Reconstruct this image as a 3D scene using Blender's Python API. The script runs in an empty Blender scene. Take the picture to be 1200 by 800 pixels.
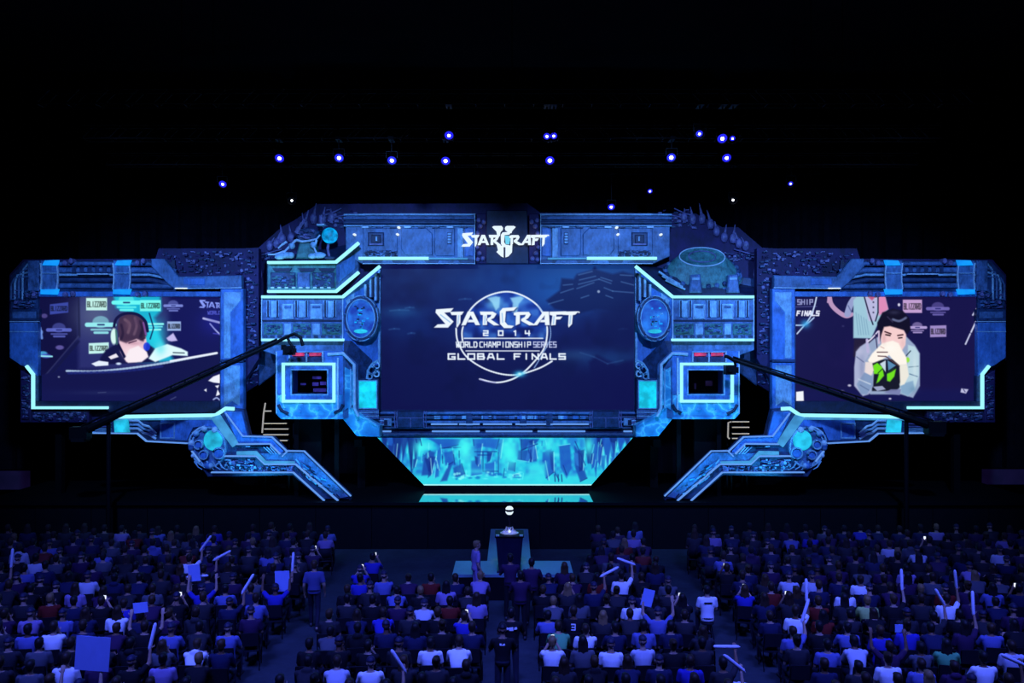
import bpy, bmesh, math, random
import numpy as np
from mathutils import Vector, Matrix
PI = math.pi
S = bpy.context.scene
COL = S.collection
rnd = random.Random(11)
CAMZ, F = 7.4, 1000.0          # camera height (m), focal length in pixels of the 1200 px frame

def P(px, py, d):
    """the point of the place that stands d metres from the camera where the photo shows (px, py)"""
    return Vector(((px-600)*d/F, d, CAMZ-(py-400)*d/F))

# ------------------------------------------------------------------ materials
MATS = {}
def srgb(r, g, b):
    f = lambda c: (c/255/12.92) if c/255 <= .04045 else ((c/255+.055)/1.055)**2.4
    return (f(r), f(g), f(b))
def nodes(name):
    m = bpy.data.materials.new(name); m.use_nodes = True
    nt = m.node_tree
    return m, nt, nt.nodes, nt.links, nt.nodes['Principled BSDF']
def surf(name, col, rough=.5, metal=0., var=.0, scale=6., bump=0., spec=.5):
    m, nt, N, L, b = nodes(name)
    b.inputs['Base Color'].default_value = (*col, 1)
    b.inputs['Roughness'].default_value = rough
    b.inputs['Metallic'].default_value = metal
    b.inputs['Specular IOR Level'].default_value = spec
    if var or bump:
        tc = N.new('ShaderNodeTexCoord'); nz = N.new('ShaderNodeTexNoise')
        nz.inputs['Scale'].default_value = scale; nz.inputs['Detail'].default_value = 6
        L.new(tc.outputs['Object'], nz.inputs['Vector'])
        if var:
            n2 = N.new('ShaderNodeTexNoise'); n2.inputs['Scale'].default_value = scale*5; n2.inputs['Detail'].default_value = 8; n2.inputs['Roughness'].default_value = .7
            mp = N.new('ShaderNodeMapping'); mp.inputs['Scale'].default_value = (1, 1, .45)
            L.new(tc.outputs['Object'], mp.inputs['Vector']); L.new(mp.outputs['Vector'], n2.inputs['Vector'])
            av = N.new('ShaderNodeMath'); av.operation = 'MULTIPLY_ADD'; av.inputs[1].default_value = .5
            hf = N.new('ShaderNodeMath'); hf.operation = 'MULTIPLY'; hf.inputs[1].default_value = .5
            L.new(n2.outputs['Fac'], hf.inputs[0]); L.new(nz.outputs['Fac'], av.inputs[0]); L.new(hf.outputs[0], av.inputs[2])
            cr = N.new('ShaderNodeValToRGB')
            cr.color_ramp.elements[0].position = .36; cr.color_ramp.elements[1].position = .64
            cr.color_ramp.elements[0].color = (*[c*(1-var) for c in col], 1)
            cr.color_ramp.elements[1].color = (*[min(1, c*(1+var)) for c in col], 1)
            L.new(av.outputs[0], cr.inputs['Fac']); L.new(cr.outputs['Color'], b.inputs['Base Color'])
        if bump:
            bp = N.new('ShaderNodeBump'); bp.inputs['Strength'].default_value = bump; bp.inputs['Distance'].default_value = .03
            L.new(nz.outputs['Fac'], bp.inputs['Height']); L.new(bp.outputs['Normal'], b.inputs['Normal'])
    MATS[name] = m
    return m
def glow(name, col, strength=1., var=0., scale=5.):
    m, nt, N, L, b = nodes(name)
    b.inputs['Base Color'].default_value = (.02, .03, .05, 1)
    b.inputs['Emission Color'].default_value = (*col, 1)
    b.inputs['Emission Strength'].default_value = strength
    if var:
        tc = N.new('ShaderNodeTexCoord'); v = N.new('ShaderNodeTexNoise'); v.inputs['Scale'].default_value = scale
        v.inputs['Detail'].default_value = 4
        cr = N.new('ShaderNodeValToRGB')
        cr.color_ramp.elements[0].position = .35; cr.color_ramp.elements[1].position = .65
        cr.color_ramp.elements[0].color = (*[c*(1-var) for c in col], 1); cr.color_ramp.elements[1].color = (*col, 1)
        L.new(tc.outputs['Object'], v.inputs['Vector']); L.new(v.outputs['Fac'], cr.inputs['Fac']); L.new(cr.outputs['Color'], b.inputs['Emission Color'])
    MATS[name] = m
    return m
def objcol(name, rough, var=0.):
    """cloth, hair or skin whose colour is the object's own"""
    m, nt, N, L, b = nodes(name)
    oi = N.new('ShaderNodeObjectInfo'); b.inputs['Roughness'].default_value = rough
    b.inputs['Specular IOR Level'].default_value = .25
    L.new(oi.outputs['Color'], b.inputs['Base Color'])
    MATS[name] = m
    return m
def attrcol(name, emit):
    m, nt, N, L, b = nodes(name)
    a = N.new('ShaderNodeAttribute'); a.attribute_name = 'Col'
    if emit:
        b.inputs['Base Color'].default_value = (.004, .004, .006, 1); b.inputs['Roughness'].default_value = .4
        b.inputs['Specular IOR Level'].default_value = .1
        L.new(a.outputs['Color'], b.inputs['Emission Color']); b.inputs['Emission Strength'].default_value = 1.
        m.cycles.emission_sampling = 'NONE'
    else:
        L.new(a.outputs['Color'], b.inputs['Base Color']); b.inputs['Roughness'].default_value = .8
    MATS[name] = m
    return m
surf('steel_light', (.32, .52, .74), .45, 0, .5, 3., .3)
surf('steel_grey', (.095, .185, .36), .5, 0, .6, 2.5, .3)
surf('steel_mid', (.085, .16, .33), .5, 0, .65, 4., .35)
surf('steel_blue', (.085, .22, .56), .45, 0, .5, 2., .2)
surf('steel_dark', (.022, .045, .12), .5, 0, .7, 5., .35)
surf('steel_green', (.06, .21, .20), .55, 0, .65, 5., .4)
surf('navy', (.010, .016, .055), .55, 0, .5, 4., .1)
surf('violet', (.022, .008, .075), .7, 0, .5, 1.5, .2)
surf('violet_light', (.18, .15, .34), .5, 0, .6, 6., .3)
surf('edge_pale', (.60, .74, .95), .4, 0, .25, 8.)
surf('black_paint', (.003, .003, .005), .7, 0, .2, 4., 0, .15)
surf('black_metal', (.003, .003, .005), .5, 0, 0, 4., 0, .15)
surf('stage_black', (.002, .002, .003), .75, 0, .3, 2., 0, .1)
surf('floor_carpet', (.035, .045, .055), .9, 0, .25, 1.2, .05, .1)
surf('hall_dark', (.012, .010, .016), .9, 0, .3, .6, 0, .05)
surf('ceiling_dark', (.012, .010, .016), .95, 0, .2, .5, 0, .05)
surf('curtain_black', (.010, .008, .014), .95, 0, .3, 2., 0, .05)
surf('deck_gloss', (.55, .62, .66), .04, 1.)
surf('thrust_top', (.16, .30, .33), .35, 0, .15, 1.2)
surf('trophy_silver', (.85, .85, .9), .3, .6)
surf('trophy_black', (.01, .01, .015), .25)
surf('plinth_black', (.012, .010, .03), .35, 0, .3, 4.)
surf('board_card', (.30, .40, .80), .8, 0, .06, 2.)
surf('stick_plastic', (.75, .78, .95), .35)
surf('shoe', (.02, .02, .025), .6)
surf('eye_dark', (.02, .015, .015), .4)
surf('lip', (.35, .14, .12), .6)
surf('chair_black', (.006, .006, .012), .6)
surf('print_white', (.85, .87, .95), .7)
surf('tread_metal', (.10, .10, .09), .5)
objcol('cloth', .85); objcol('skin', .55); objcol('hair', .55)
attrcol('picture', True); attrcol('crowd_colour', False)
glow('strip_cyan', (.32, .86, 1.0), 1.15)
glow('strip_soft', (.07, .40, .82), .85, .35, 3.)
glow('line_pale', (.15, .38, 1.0), .8)
glow('glow_blue', (.004, .30, 1.0), 1.2, .3, 3.)
glow('glow_cyan', (.005, .62, .85), 1.35, .5, 3.)
glow('glow_aqua', (.02, .62, .92), 1.1, .6, 2.2)
glow('glow_orb', (.0, .42, 1.0), 1.2, .75, 4.)
glow('lamp_white', (.9, .9, 1.0), 6.)
glow('halo_blue', (.02, .02, 1.0), 1.0)  # blue glow imitating the bloom around each ceiling lamp
glow('lamp_red', (.9, .05, .20), .9, .8, 4.)
glow('white_glow', (.80, .92, 1.0), 1.0)
glow('sign_aqua', (.14, .62, .80), 1.0)
glow('booth_glow', (.035, .03, .30), 1.0, .6, 5.)
glow('booth_dim', (.010, .006, .030), 1.0, .6, 4.)
glow('phone_screen', (.75, .80, 1.0), 1.4)
glow('nosing_glow', (.62, .58, .50), .8)  # glow added along the stair tread edges
glow('panel_violet', (.004, .002, .018), 1., .5, 1.)
# ice-veined scenic rock
def rock(name):
    m, nt, N, L, b = nodes(name)
    tc = N.new('ShaderNodeTexCoord'); v = N.new('ShaderNodeTexVoronoi'); v.feature = 'DISTANCE_TO_EDGE'; v.inputs['Scale'].default_value = 2.2
    nz = N.new('ShaderNodeTexNoise'); nz.inputs['Scale'].default_value = 3.; nz.inputs['Detail'].default_value = 6
    mx = N.new('ShaderNodeMixRGB'); mx.inputs['Fac'].default_value = .35
    L.new(tc.outputs['Object'], nz.inputs['Vector']); L.new(tc.outputs['Object'], mx.inputs['Color1']); L.new(nz.outputs['Color'], mx.inputs['Color2'])
    L.new(mx.outputs['Color'], v.inputs['Vector'])
    cr = N.new('ShaderNodeValToRGB'); e = cr.color_ramp.elements
    e[0].position = .0; e[0].color = (.35, .95, .95, 1); e[1].position = .10; e[1].color = (.09, .48, .72, 1)
    x = cr.color_ramp.elements.new(.035); x.color = (.2, .70, .86, 1)
    x = cr.color_ramp.elements.new(.35); x.color = (.05, .27, .52, 1)
    L.new(v.outputs['Distance'], cr.inputs['Fac']); L.new(cr.outputs['Color'], b.inputs['Base Color'])
    bp = N.new('ShaderNodeBump'); bp.inputs['Strength'].default_value = .4; bp.inputs['Distance'].default_value = .05
    L.new(nz.outputs['Fac'], bp.inputs['Height']); L.new(bp.outputs['Normal'], b.inputs['Normal'])
    b.inputs['Roughness'].default_value = .5
    MATS[name] = m
rock('ice_rock')
def glass(name):
    m, nt, N, L, b = nodes(name)
    b.inputs['Base Color'].default_value = (.9, .93, 1, 1); b.inputs['Roughness'].default_value = .02
    b.inputs['Transmission Weight'].default_value = 1.; b.inputs['IOR'].default_value = 1.1
    MATS[name] = m
glass('clear_glass')

# ------------------------------------------------------------------ object helpers
def tag(o, label, cat, group=None):
    o['label'] = label; o['category'] = cat
    if group: o['group'] = group
    return o
def thing(name, label, cat, base=(0, 0, 0), group=None):
    o = bpy.data.objects.new(name, None); COL.objects.link(o)
    o.empty_display_size = .3
    o.location = base
    return tag(o, label, cat, group)
def struct(o):
    o['kind'] = 'structure'; return o
class MB:
    """collects shapes (in world metres) and links them as ONE mesh object"""
    def __init__(s): s.bm = bmesh.new(); s.mats = []
    def mi(s, m):
        if m not in s.mats: s.mats.append(m)
        return s.mats.index(m)
    def add(s, verts, faces, mat):
        i = s.mi(mat); vs = [s.bm.verts.new(v) for v in verts]
        for f in faces:
            try:
                fc = s.bm.faces.new([vs[k] for k in f]); fc.material_index = i
            except ValueError: pass
        return vs
    def solid(s, front, back, mat):
        """closed body between two matching outlines"""
        n = len(front)
        s.add(list(front)+list(back), [tuple(range(n)), tuple(range(2*n-1, n-1, -1))]+[(i, i+n, (i+1) % n+n, (i+1) % n) for i in range(n)], mat)
    def plate(s, pts, d, t, mat, mir=False, inset=.0):
        """outline read in the photo, standing d metres away (or each point its own distance), t metres thick, bevelled front"""
        q = [(1190-p[0], p[1]) if mir else (p[0], p[1]) for p in pts]
        ds = [p[2] if len(p) > 2 else d for p in pts]
        fr = [P(a[0], a[1], e) for a, e in zip(q, ds)]
        if inset:
            c = sum(fr, Vector())/len(fr)
            f2 = offset_loop(fr, inset)
            mid = [v+Vector((0, inset, 0)) for v in fr]
            bk = [v+Vector((0, t, 0)) for v in fr]
            n = len(fr)
            s.add(f2+mid+bk, [tuple(range(n)), tuple(range(3*n-1, 2*n-1, -1))]+[(i, i+n, (i+1) % n+n, (i+1) % n) for i in range(2*n) if False]
                  +[(i, i+n, (i+1) % n+n, (i+1) % n) for i in range(n)]+[(n+i, 2*n+i, 2*n+(i+1) % n, n+(i+1) % n) for i in range(n)], mat)
        else:
            s.solid(fr, [v+Vector((0, t, 0)) for v in fr], mat)
    def rect(s, x0, y0, x1, y1, d, t, mat, mir=False, inset=.0):
        s.plate([(x0, y0), (x1, y0), (x1, y1), (x0, y1)], d, t, mat, mir, inset)
    def strip(s, path, w, d, t, mat, mir=False, closed=False):
        pts = [Vector((1190-p[0] if mir else p[0], p[1])) for p in path]
        n = len(pts); L, R = [], []
        for i, p in enumerate(pts):
            a = pts[i-1] if (i or closed) else None; b = pts[(i+1) % n] if (i < n-1 or closed) else None
            d0 = (p-a).normalized() if a is not None else None; d1 = (b-p).normalized() if b is not None else None
            if d0 is None: d0 = d1
            if d1 is None: d1 = d0
            n0 = Vector((-d0.y, d0.x)); n1 = Vector((-d1.y, d1.x)); m = (n0+n1)
            m = m.normalized() if m.length > 1e-6 else n0
            k = w/2/max(.35, m.dot(n0)); L.append(p+m*k); R.append(p-m*k)
        segs = range(n if closed else n-1)
        for i in segs:
            j = (i+1) % n
            fr = [P(v.x, v.y, d) for v in (L[i], L[j], R[j], R[i])]
            s.solid(fr, [v+Vector((0, t, 0)) for v in fr], mat)
    def tube(s, pts, r, mat, seg=10, r2=None):
        """tube through points of the place"""
        pts = [Vector(p) for p in pts]; n = len(pts); rings = []
        up = Vector((0, 0, 1))
        for i, p in enumerate(pts):
            tdir = (pts[min(i+1, n-1)]-pts[max(i-1, 0)]).normalized()
            a = tdir.cross(Vector((0, 1, 0)));
            if a.length < .05: a = tdir.cross(up)
            a.normalize(); b = tdir.cross(a)
            rr = r if r2 is None else r+(r2-r)*i/(n-1)
            rings.append([p+(a*math.cos(2*PI*k/seg)+b*math.sin(2*PI*k/seg))*rr for k in range(seg)])
        V = [v for q in rings for v in q]; Fc = []
        for i in range(n-1):
            for k in range(seg):
                Fc.append((i*seg+k, i*seg+(k+1) % seg, (i+1)*seg+(k+1) % seg, (i+1)*seg+k))
        Fc += [tuple(range(seg-1, -1, -1)), tuple((n-1)*seg+k for k in range(seg))]
        s.add(V, Fc, mat)
    def pipe(s, path, r_px, d, mat, mir=False, seg=10, r2=None):
        s.tube([P(1190-p[0] if mir else p[0], p[1], p[2] if len(p) > 2 else d) for p in path], r_px*d/F, mat, seg, None if r2 is None else r2*d/F)
    def disc(s, cx, cy, rx, ry, d, t, mat, mir=False, seg=28, inset=0.):
        s.plate([(cx+rx*math.cos(2*PI*k/seg), cy+ry*math.sin(2*PI*k/seg)) for k in range(seg)], d, t, mat, mir, inset)
    def ring(s, cx, cy, rx, ry, w, d, t, mat, mir=False, seg=28):
        s.strip([(cx+rx*math.cos(2*PI*k/seg), cy+ry*math.sin(2*PI*k/seg)) for k in range(seg)], w, d, t, mat, mir, True)
    def ball(s, c, r, mat, seg=12, rings=8, M=None):
        V = []; Fc = []
        r = Vector(r) if not isinstance(r, (int, float)) else Vector((r, r, r))
        for i in range(rings+1):
            th = PI*i/rings
            for k in range(seg):
                ph = 2*PI*k/seg
                v = Vector((r.x*math.sin(th)*math.cos(ph), r.y*math.sin(th)*math.sin(ph), r.z*math.cos(th)))
                if M: v = M @ v
                V.append(Vector(c)+v)
        for i in range(rings):
            for k in range(seg):
                Fc.append((i*seg+k, (i+1)*seg+k, (i+1)*seg+(k+1) % seg, i*seg+(k+1) % seg))
        s.add(V, Fc, mat)
    def lathe(s, c, prof, mat, seg=24, M=None):
        """prof: (radius, height) from bottom to top"""
        V = []; Fc = []; n = len(prof)
        for r, h in prof:
            for k in range(seg):
                v = Vector((r*math.cos(2*PI*k/seg), r*math.sin(2*PI*k/seg), h))
                if M: v = M @ v
                V.append(Vector(c)+v)
        for i in range(n-1):
            for k in range(seg):
                Fc.append((i*seg+k, i*seg+(k+1) % seg, (i+1)*seg+(k+1) % seg, (i+1)*seg+k))
        Fc += [tuple(range(seg-1, -1, -1)), tuple((n-1)*seg+k for k in range(seg))]
        s.add(V, Fc, mat)
    def box(s, a, b, mat):
        x0, y0, z0 = a; x1, y1, z1 = b
        s.solid([(x0, y0, z0), (x1, y0, z0), (x1, y0, z1), (x0, y0, z1)], [(x0, y1, z0), (x1, y1, z0), (x1, y1, z1), (x0, y1, z1)], mat)
    def greeble(s, x0, y0, x1, y1, d, n, mats, seed, mir=False, depth=.12):
        """small machinery on a panel: boxes, ribs and short pipes"""
        r = random.Random(seed)
        for i in range(int(n*2.4)):
            w = r.uniform(1.2, 6); h = r.uniform(.9, 3.2); x = r.uniform(x0, max(x0, x1-w)); y = r.uniform(y0, max(y0, y1-h))
            w = min(w, x1-x); h = min(h, y1-y)
            k = r.random(); m = r.choice(mats)
            if k < .6: s.rect(x, y, x+w, y+h, d-r.uniform(.02, depth), depth+.03, m, mir, .012)
            elif k < .85:
                s.pipe([(x, y+h/2), (x+w*.6, y+h/2), (x+w, y+h)], r.uniform(.5, 1.1), d-r.uniform(.0, depth), m, mir, 6)
            else: s.disc(x+h/2, y+h/2, h/2+.6, h/2+.6, d-r.uniform(.02, depth), depth+.03, m, mir, 12, .012)
    def build(s, name, parent=None, smooth=False, label=None):
        bmesh.ops.remove_doubles(s.bm, verts=s.bm.verts, dist=1e-5)
        bmesh.ops.recalc_face_normals(s.bm, faces=s.bm.faces)
        me = bpy.data.meshes.new(name)
        if parent is not None:
            bmesh.ops.translate(s.bm, verts=s.bm.verts, vec=-world_loc(parent))
        s.bm.to_mesh(me); s.bm.free()
        for m in s.mats: me.materials.append(MATS[m])
        if smooth: smooth_angle(me)
        o = bpy.data.objects.new(name, me); COL.objects.link(o)
        if parent is not None: o.parent = parent
        if label: o['label'] = label
        return o
def smooth_angle(me, ang=40):
    me.polygons.foreach_set('use_smooth', [True]*len(me.polygons))
    try: me.set_sharp_from_angle(angle=math.radians(ang))
    except Exception: pass
def world_loc(o):
    v = Vector(o.location)
    while o.parent is not None:
        o = o.parent; v += Vector(o.location)
    return v
def offset_loop(pts, k):
    """the outline drawn in by k metres, in its own facing plane"""
    n = len(pts); out = []
    area = sum(pts[i].x*pts[(i+1) % n].z-pts[(i+1) % n].x*pts[i].z for i in range(n))
    sg = 1 if area > 0 else -1
    for i, p in enumerate(pts):
        a, b = pts[i-1], pts[(i+1) % n]
        d0 = Vector((p.x-a.x, p.z-a.z)); d1 = Vector((b.x-p.x, b.z-p.z))
        if d0.length < 1e-9 or d1.length < 1e-9: out.append(p.copy()); continue
        d0.normalize(); d1.normalize()
        n0 = Vector((-d0.y, d0.x))*sg; n1 = Vector((-d1.y, d1.x))*sg; m = n0+n1
        m = m.normalized() if m.length > 1e-6 else n0
        m = m*(k/max(.5, m.dot(n0)))
        out.append(Vector((p.x+m.x, p.y, p.z+m.y)))
    return out
# ------------------------------------------------------------------ the hall
ZD = CAMZ-188.5*30.3/F         # height of the stage deck
def hall():
    def slab(name, a, b, mat):
        m = MB(); m.box(a, b, mat); return struct(m.build(name))
    slab('floor', (-26, -4, -.2), (26, 42, 0), 'floor_carpet')
    slab('ceiling', (-26, -4, 18.0), (26, 42, 18.2), 'ceiling_dark')
    slab('wall_left', (-26.2, -4, 0), (-26, 42, 18), 'hall_dark')
    slab('wall_right', (26, -4, 0), (26.2, 42, 18), 'hall_dark')
    slab('wall_rear', (-26, -4.2, 0), (26, -4, 18), 'hall_dark')
    slab('wall_stage', (-26, 42, 0), (26, 42.2, 18), 'hall_dark')
    # black drape behind the set, hanging in folds
    m = MB(); n = 260; V = []; Fc = []
    for i in range(n):
        x = -25.6+51.2*i/(n-1); y = 38.5+.16*math.sin(i*1.35)+.05*math.sin(i*.37)
        V += [(x, y, .02), (x, y, 17.2), (x, y+.03, 17.2), (x, y+.03, .02)]
    for i in range(n-1):
        a, b = 4*i, 4*i+4
        for k in range(4): Fc.append((a+k, b+k, b+(k+1) % 4, a+(k+1) % 4))
    Fc += [(0, 1, 2, 3), (4*n-1, 4*n-2, 4*n-3, 4*n-4)]
    m.add(V, Fc, 'curtain_black')
    t = thing('stage_curtain', 'black pleated drape hanging across the hall behind the set', 'curtain', (0, 38.5, 0))
    m.build('drape', t)
    m = MB(); m.tube([(-25.7, 38.5, 17.25), (25.7, 38.5, 17.25)], .06, 'black_metal'); m.build('curtain_rail', t)
    # dim windows in the drape wall at both ends, just below the wings
    for k, (x0, x1, y0, y1) in enumerate(((-8, 36, 551, 574), (1150, 1208, 549, 568))):
        m = MB(); m.rect(x0, y0, x1, y1, 37.6, .12, 'panel_violet', inset=.02)
        m.strip([(x0, y0), (x1, y0), (x1, y1), (x0, y1)], 1.0, 37.58, .2, 'black_metal', closed=True)
        struct(m.build('window_%d' % (k+1)))
hall()

# ------------------------------------------------------------------ stage platform
def stage():
    t = thing('stage_platform', 'long black stage platform with a mirror-gloss centre section under the set', 'stage', (0, 33, 0))
    m = MB(); m.box((-19, 30.34, ZD-.12), (19, 37, ZD), 'stage_black'); m.build('deck', t)
    m = MB()
    for i in range(19):
        x = -19+2*i
        m.box((x+.01, 30.42, 0), (x+1.99, 30.46, ZD-.12), 'black_paint')
        m.box((x-.04 if i else x, 30.5, 0), (x+.04, 30.6, ZD-.12), 'black_metal')
    m.box((-19, 36.9, 0), (19, 37, ZD-.12), 'black_paint'); m.build('fascia', t)
    m = MB(); m.box((-19, 30.28, ZD-.10), (19, 30.34, ZD+.004), 'black_metal'); m.build('edge_trim', t)
    m = MB(); x0 = (491-600)*30.35/F; x1 = (695-600)*30.35/F
    m.box((x0, 30.345, ZD), (x1, 32.7, ZD+.012), 'deck_gloss'); m.build('gloss_panel', t, label='mirror-black floor panel reflecting the lower screen')
    # plinth under the lower screen
    m = MB(); m.plate([(497, 568.6), (692, 568.6), (694, 574), (495, 574)], 32.86, .5, 'stage_black'); m.build('screen_plinth', t)
stage()
def thrust():
    z = .75
    t = thing('thrust_stage', 'low T-shaped thrust stage lit dim teal in front of the main stage', 'stage', (0, 27, 0))
    Q = lambda px, py: ((px-600)*(CAMZ-z)/(py-400), (CAMZ-z)*F/(py-400))
    xa = Q(571, 657)[0]; xb = Q(622, 657)[0]
    m = MB(); m.box((xa, 25.9, z-.08), (xb, 30.27, z), 'thrust_top'); m.build('runway_top', t)
    y1 = Q(600, 657)[1]; y0 = Q(600, 673)[1]
    x0 = (530-600)*y0/F; x1 = (672-600)*y0/F
    m = MB(); m.box((x0, y0, z-.08), (x1, 25.88, z), 'thrust_top'); m.build('landing_top', t)
    m = MB(); m.box((x0+.03, y0+.03, 0), (x1-.03, 25.85, z-.08), 'black_paint'); m.box((xa+.03, 25.85, 0), (xb-.03, 30.25, z-.08), 'black_paint'); m.build('skirt', t)
    # plinth and trophy
    d = 24.9
    b = P(597, 623, d); b.z = z
    t = thing('plinth', 'dark tapering plinth holding the trophy at the front of the stage', 'plinth', b)
    m = MB(); zt = P(0, 624.5, d).z
    h = zt-z
    m.lathe(b, [(.36*math.sqrt(2), 0), (.36*math.sqrt(2), .05), (.31*math.sqrt(2), .06), (.39*math.sqrt(2), h-.05)], 'plinth_black', 4, Matrix.Rotation(PI/4, 3, 'Z')); m.build('pedestal', t)
    m = MB(); m.lathe(b, [(.40*math.sqrt(2), h-.05), (.42*math.sqrt(2), h-.03), (.42*math.sqrt(2), h)], 'black_metal', 4, Matrix.Rotation(PI/4, 3, 'Z')); m.build('top_slab', t)
    for sx in (-1, 1):
        m = MB(); m.box(b+Vector((sx*.34-.05, -.43, h)), b+Vector((sx*.34+.05, -.30, h+.03)), 'trophy_silver'); m.build('clamp', t)
    b2 = b.copy(); b2.z = zt
    t = thing('trophy', 'silver trophy with dark stem and round banded head on the plinth', 'trophy', b2)
    m = MB(); m.lathe(b2, [(.26, 0), (.27, .015), (.20, .035), (.10, .06), (.06, .10), (.05, .17)], 'trophy_silver', 32); 
    m.build('foot', t, True)
    for sx in (-1, 1):
        m = MB(); m.tube([b2+Vector((sx*.20, -.02, .03)), b2+Vector((sx*.11, -.03, .10)), b2+Vector((sx*.085, -.03, .19)), b2+Vector((sx*.03, 0, .14))], .03, 'trophy_silver', 10, .018); m.build('claw', t, True)
    m = MB(); m.ball(b2+Vector((0, -.10, .07)), .04, 'white_glow'); m.build('base_highlight', t, True)  # glowing ball imitates the highlight on the foot
    m = MB(); m.lathe(b2, [(.045, .18), (.03, .3), (.03, .5), (.06, .56)], 'trophy_black', 20); m.build('stem', t, True)
    c = b2+Vector((0, 0, .665))
    for k, (za, pr) in enumerate(((.035, [(.115, 0), (.11, .03), (.07, .075), (.02, .09)]), (-.035, [(.02, -.10), (.07, -.08), (.11, -.03), (.115, 0)]))):
        m = MB(); m.lathe(c+Vector((0, 0, za)), pr, 'white_glow', 24); m.build('highlight_cap', t, True)  # caps glow by themselves in place of highlights on the head
    m = MB(); m.lathe(c, [(.095, -.034), (.095, .034)], 'trophy_black', 24); m.build('band', t, True)
thrust()

# ------------------------------------------------------------------ the scenic set
SIDE = lambda mir: 'right' if mir else 'left'
def wing(mir):
    s = SIDE(mir); d = 31.2
    t = thing('wing_frame', f'blue armoured frame around the {s} video screen with pipes along its top', 'stage set', (P(1190-150 if mir else 150, 0, d).x, d, ZD), 'screen frames of the set')
    m = MB(); m.plate([(11, 322), (27, 304), (182, 303), (186, 291), (303, 291), (303, 420), (286, 447), (285, 484), (250, 488), (200, 495), (24, 495), (24, 433), (11, 422)], 31.55, .35, 'violet', mir)
    m.greeble(190, 293, 300, 322, 31.55, 60, ['violet_light', 'steel_dark', 'violet'], 3, mir)
    m.greeble(287, 325, 302, 415, 31.55, 26, ['violet_light', 'steel_dark'], 4, mir)
    m.build('back_panel', t)
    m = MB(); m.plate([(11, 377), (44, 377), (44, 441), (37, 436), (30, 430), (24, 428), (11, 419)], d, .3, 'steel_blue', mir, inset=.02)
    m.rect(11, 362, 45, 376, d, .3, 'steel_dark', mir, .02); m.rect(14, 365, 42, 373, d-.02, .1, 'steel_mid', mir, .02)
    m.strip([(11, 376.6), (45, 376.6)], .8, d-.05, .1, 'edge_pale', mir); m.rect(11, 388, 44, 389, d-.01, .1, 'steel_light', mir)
    m.build('side_plate', t)
    m = MB(); m.plate([(12, 323), (28, 306), (33, 306), (33, 340), (44, 341), (44, 362), (12, 362)], d+.1, .3, 'steel_dark', mir, inset=.02)
    for k in range(4):
        m.pipe([(13+k*4.5, 352), (13+k*4.5, 334-k*2), (17+k*3.5, 326-k*3.5), (33, 324-k*5)], 1.2, d+.06, 'steel_light' if k % 2 else 'steel_mid', mir)
    m.greeble(13, 338, 43, 361, d+.08, 20, ['steel_mid', 'steel_dark', 'violet_light'], 5, mir); m.build('corner_pipework', t)
    m = MB(); m.rect(32, 305, 45, 341, d-.03, .3, 'steel_mid', mir, .03); m.build('corner_post', t)
    m = MB(); m.rect(45, 305, 205, 343, d+.25, .2, 'navy', mir)
    for y, r, q in ((309, 2.6, 'steel_mid'), (316.5, 3.4, 'steel_mid'), (322, 1.6, 'steel_light'), (328, 3.0, 'steel_dark'), (334.5, 3.2, 'steel_mid'), (340, 1.8, 'steel_dark')):
        m.pipe([(45, y), (176, y), (190, y+3), (207, y+9)] if y < 332 else [(45, y), (207, y+1)], r, d+.12, q, mir, 12)
    for x in range(84, 130, 9): m.rect(x, 312, x+5, 320, d, .1, 'steel_dark', mir, .02)
    m.rect(90, 320.3, 127, 321.6, d-.05, .1, 'edge_pale', mir); m.build('pipe_rail', t, True)
    for x0 in (47, 132):
        m = MB(); m.rect(x0, 305, x0+20, 342, d-.02, .15, 'steel_grey', mir, .03)
        for x in (x0, x0+19): m.strip([(x, 308), (x+1.2, 318), (x+1.2, 330), (x, 339)], 1.1, d-.09, .08, 'edge_pale', mir)
        m.rect(x0+1, 319.5, x0+19, 320.5, d-.08, .08, 'steel_light', mir); m.build('pipe_clamp', t)
        for y0, k in ((304.5, 0), (338.5, 1)):
            m = MB(); m.plate([(x0+2-k*2, y0+6), (x0+5-k*5, y0+.5), (x0+21, y0), (x0+19, y0+6.5)], d-.14, .12, 'glow_blue', mir, .02); m.build('blue_lamp', t)
        for dx, y in ((28, 308), (35, 305.5), (28, 345), (37, 344)):
            m = MB(); m.disc(x0+dx, y, 2.6, 3.2, d-.15, .3, 'violet_light', mir, 14, .03); m.build('valve', t)
    m = MB(); m.plate([(177, 303), (192, 303), (209, 324), (283, 322.5), (283, 337), (204, 338), (198, 334), (177, 312)], d-.08, .25, 'steel_grey', mir, .03)
    m.rect(215, 326, 240, 334, d-.1, .1, 'steel_blue', mir, .02); m.strip([(204, 338), (283, 337)], .9, d-.12, .1, 'edge_pale', mir)
    m.rect(205, 337, 219, 338.3, d-.14, .1, 'white_glow', mir); m.build('angled_beam', t)
    m = MB(); m.rect(45, 341.5, 262, 347.5, d+.02, .3, 'steel_blue', mir, .02); m.build('upper_bezel', t)
    m = MB(); m.plate([(258, 338), (285, 338), (285, 422), (258, 424)], d-.05, .3, 'steel_blue', mir, .03)
    m.plate([(262, 342), (282, 342), (282, 352), (270, 366), (270, 420), (262, 420)], d-.07, .1, 'steel_light', mir, .02)
    m.rect(258, 424.5, 285, 480, d-.04, .3, 'steel_blue', mir, .03); m.plate([(262, 428), (281, 428), (281, 476), (272, 470), (262, 476)], d-.06, .1, 'steel_light', mir, .02)
    m.rect(258, 421, 285, 424, d-.1, .1, 'steel_dark', mir, .01); m.build('inner_column', t)
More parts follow.
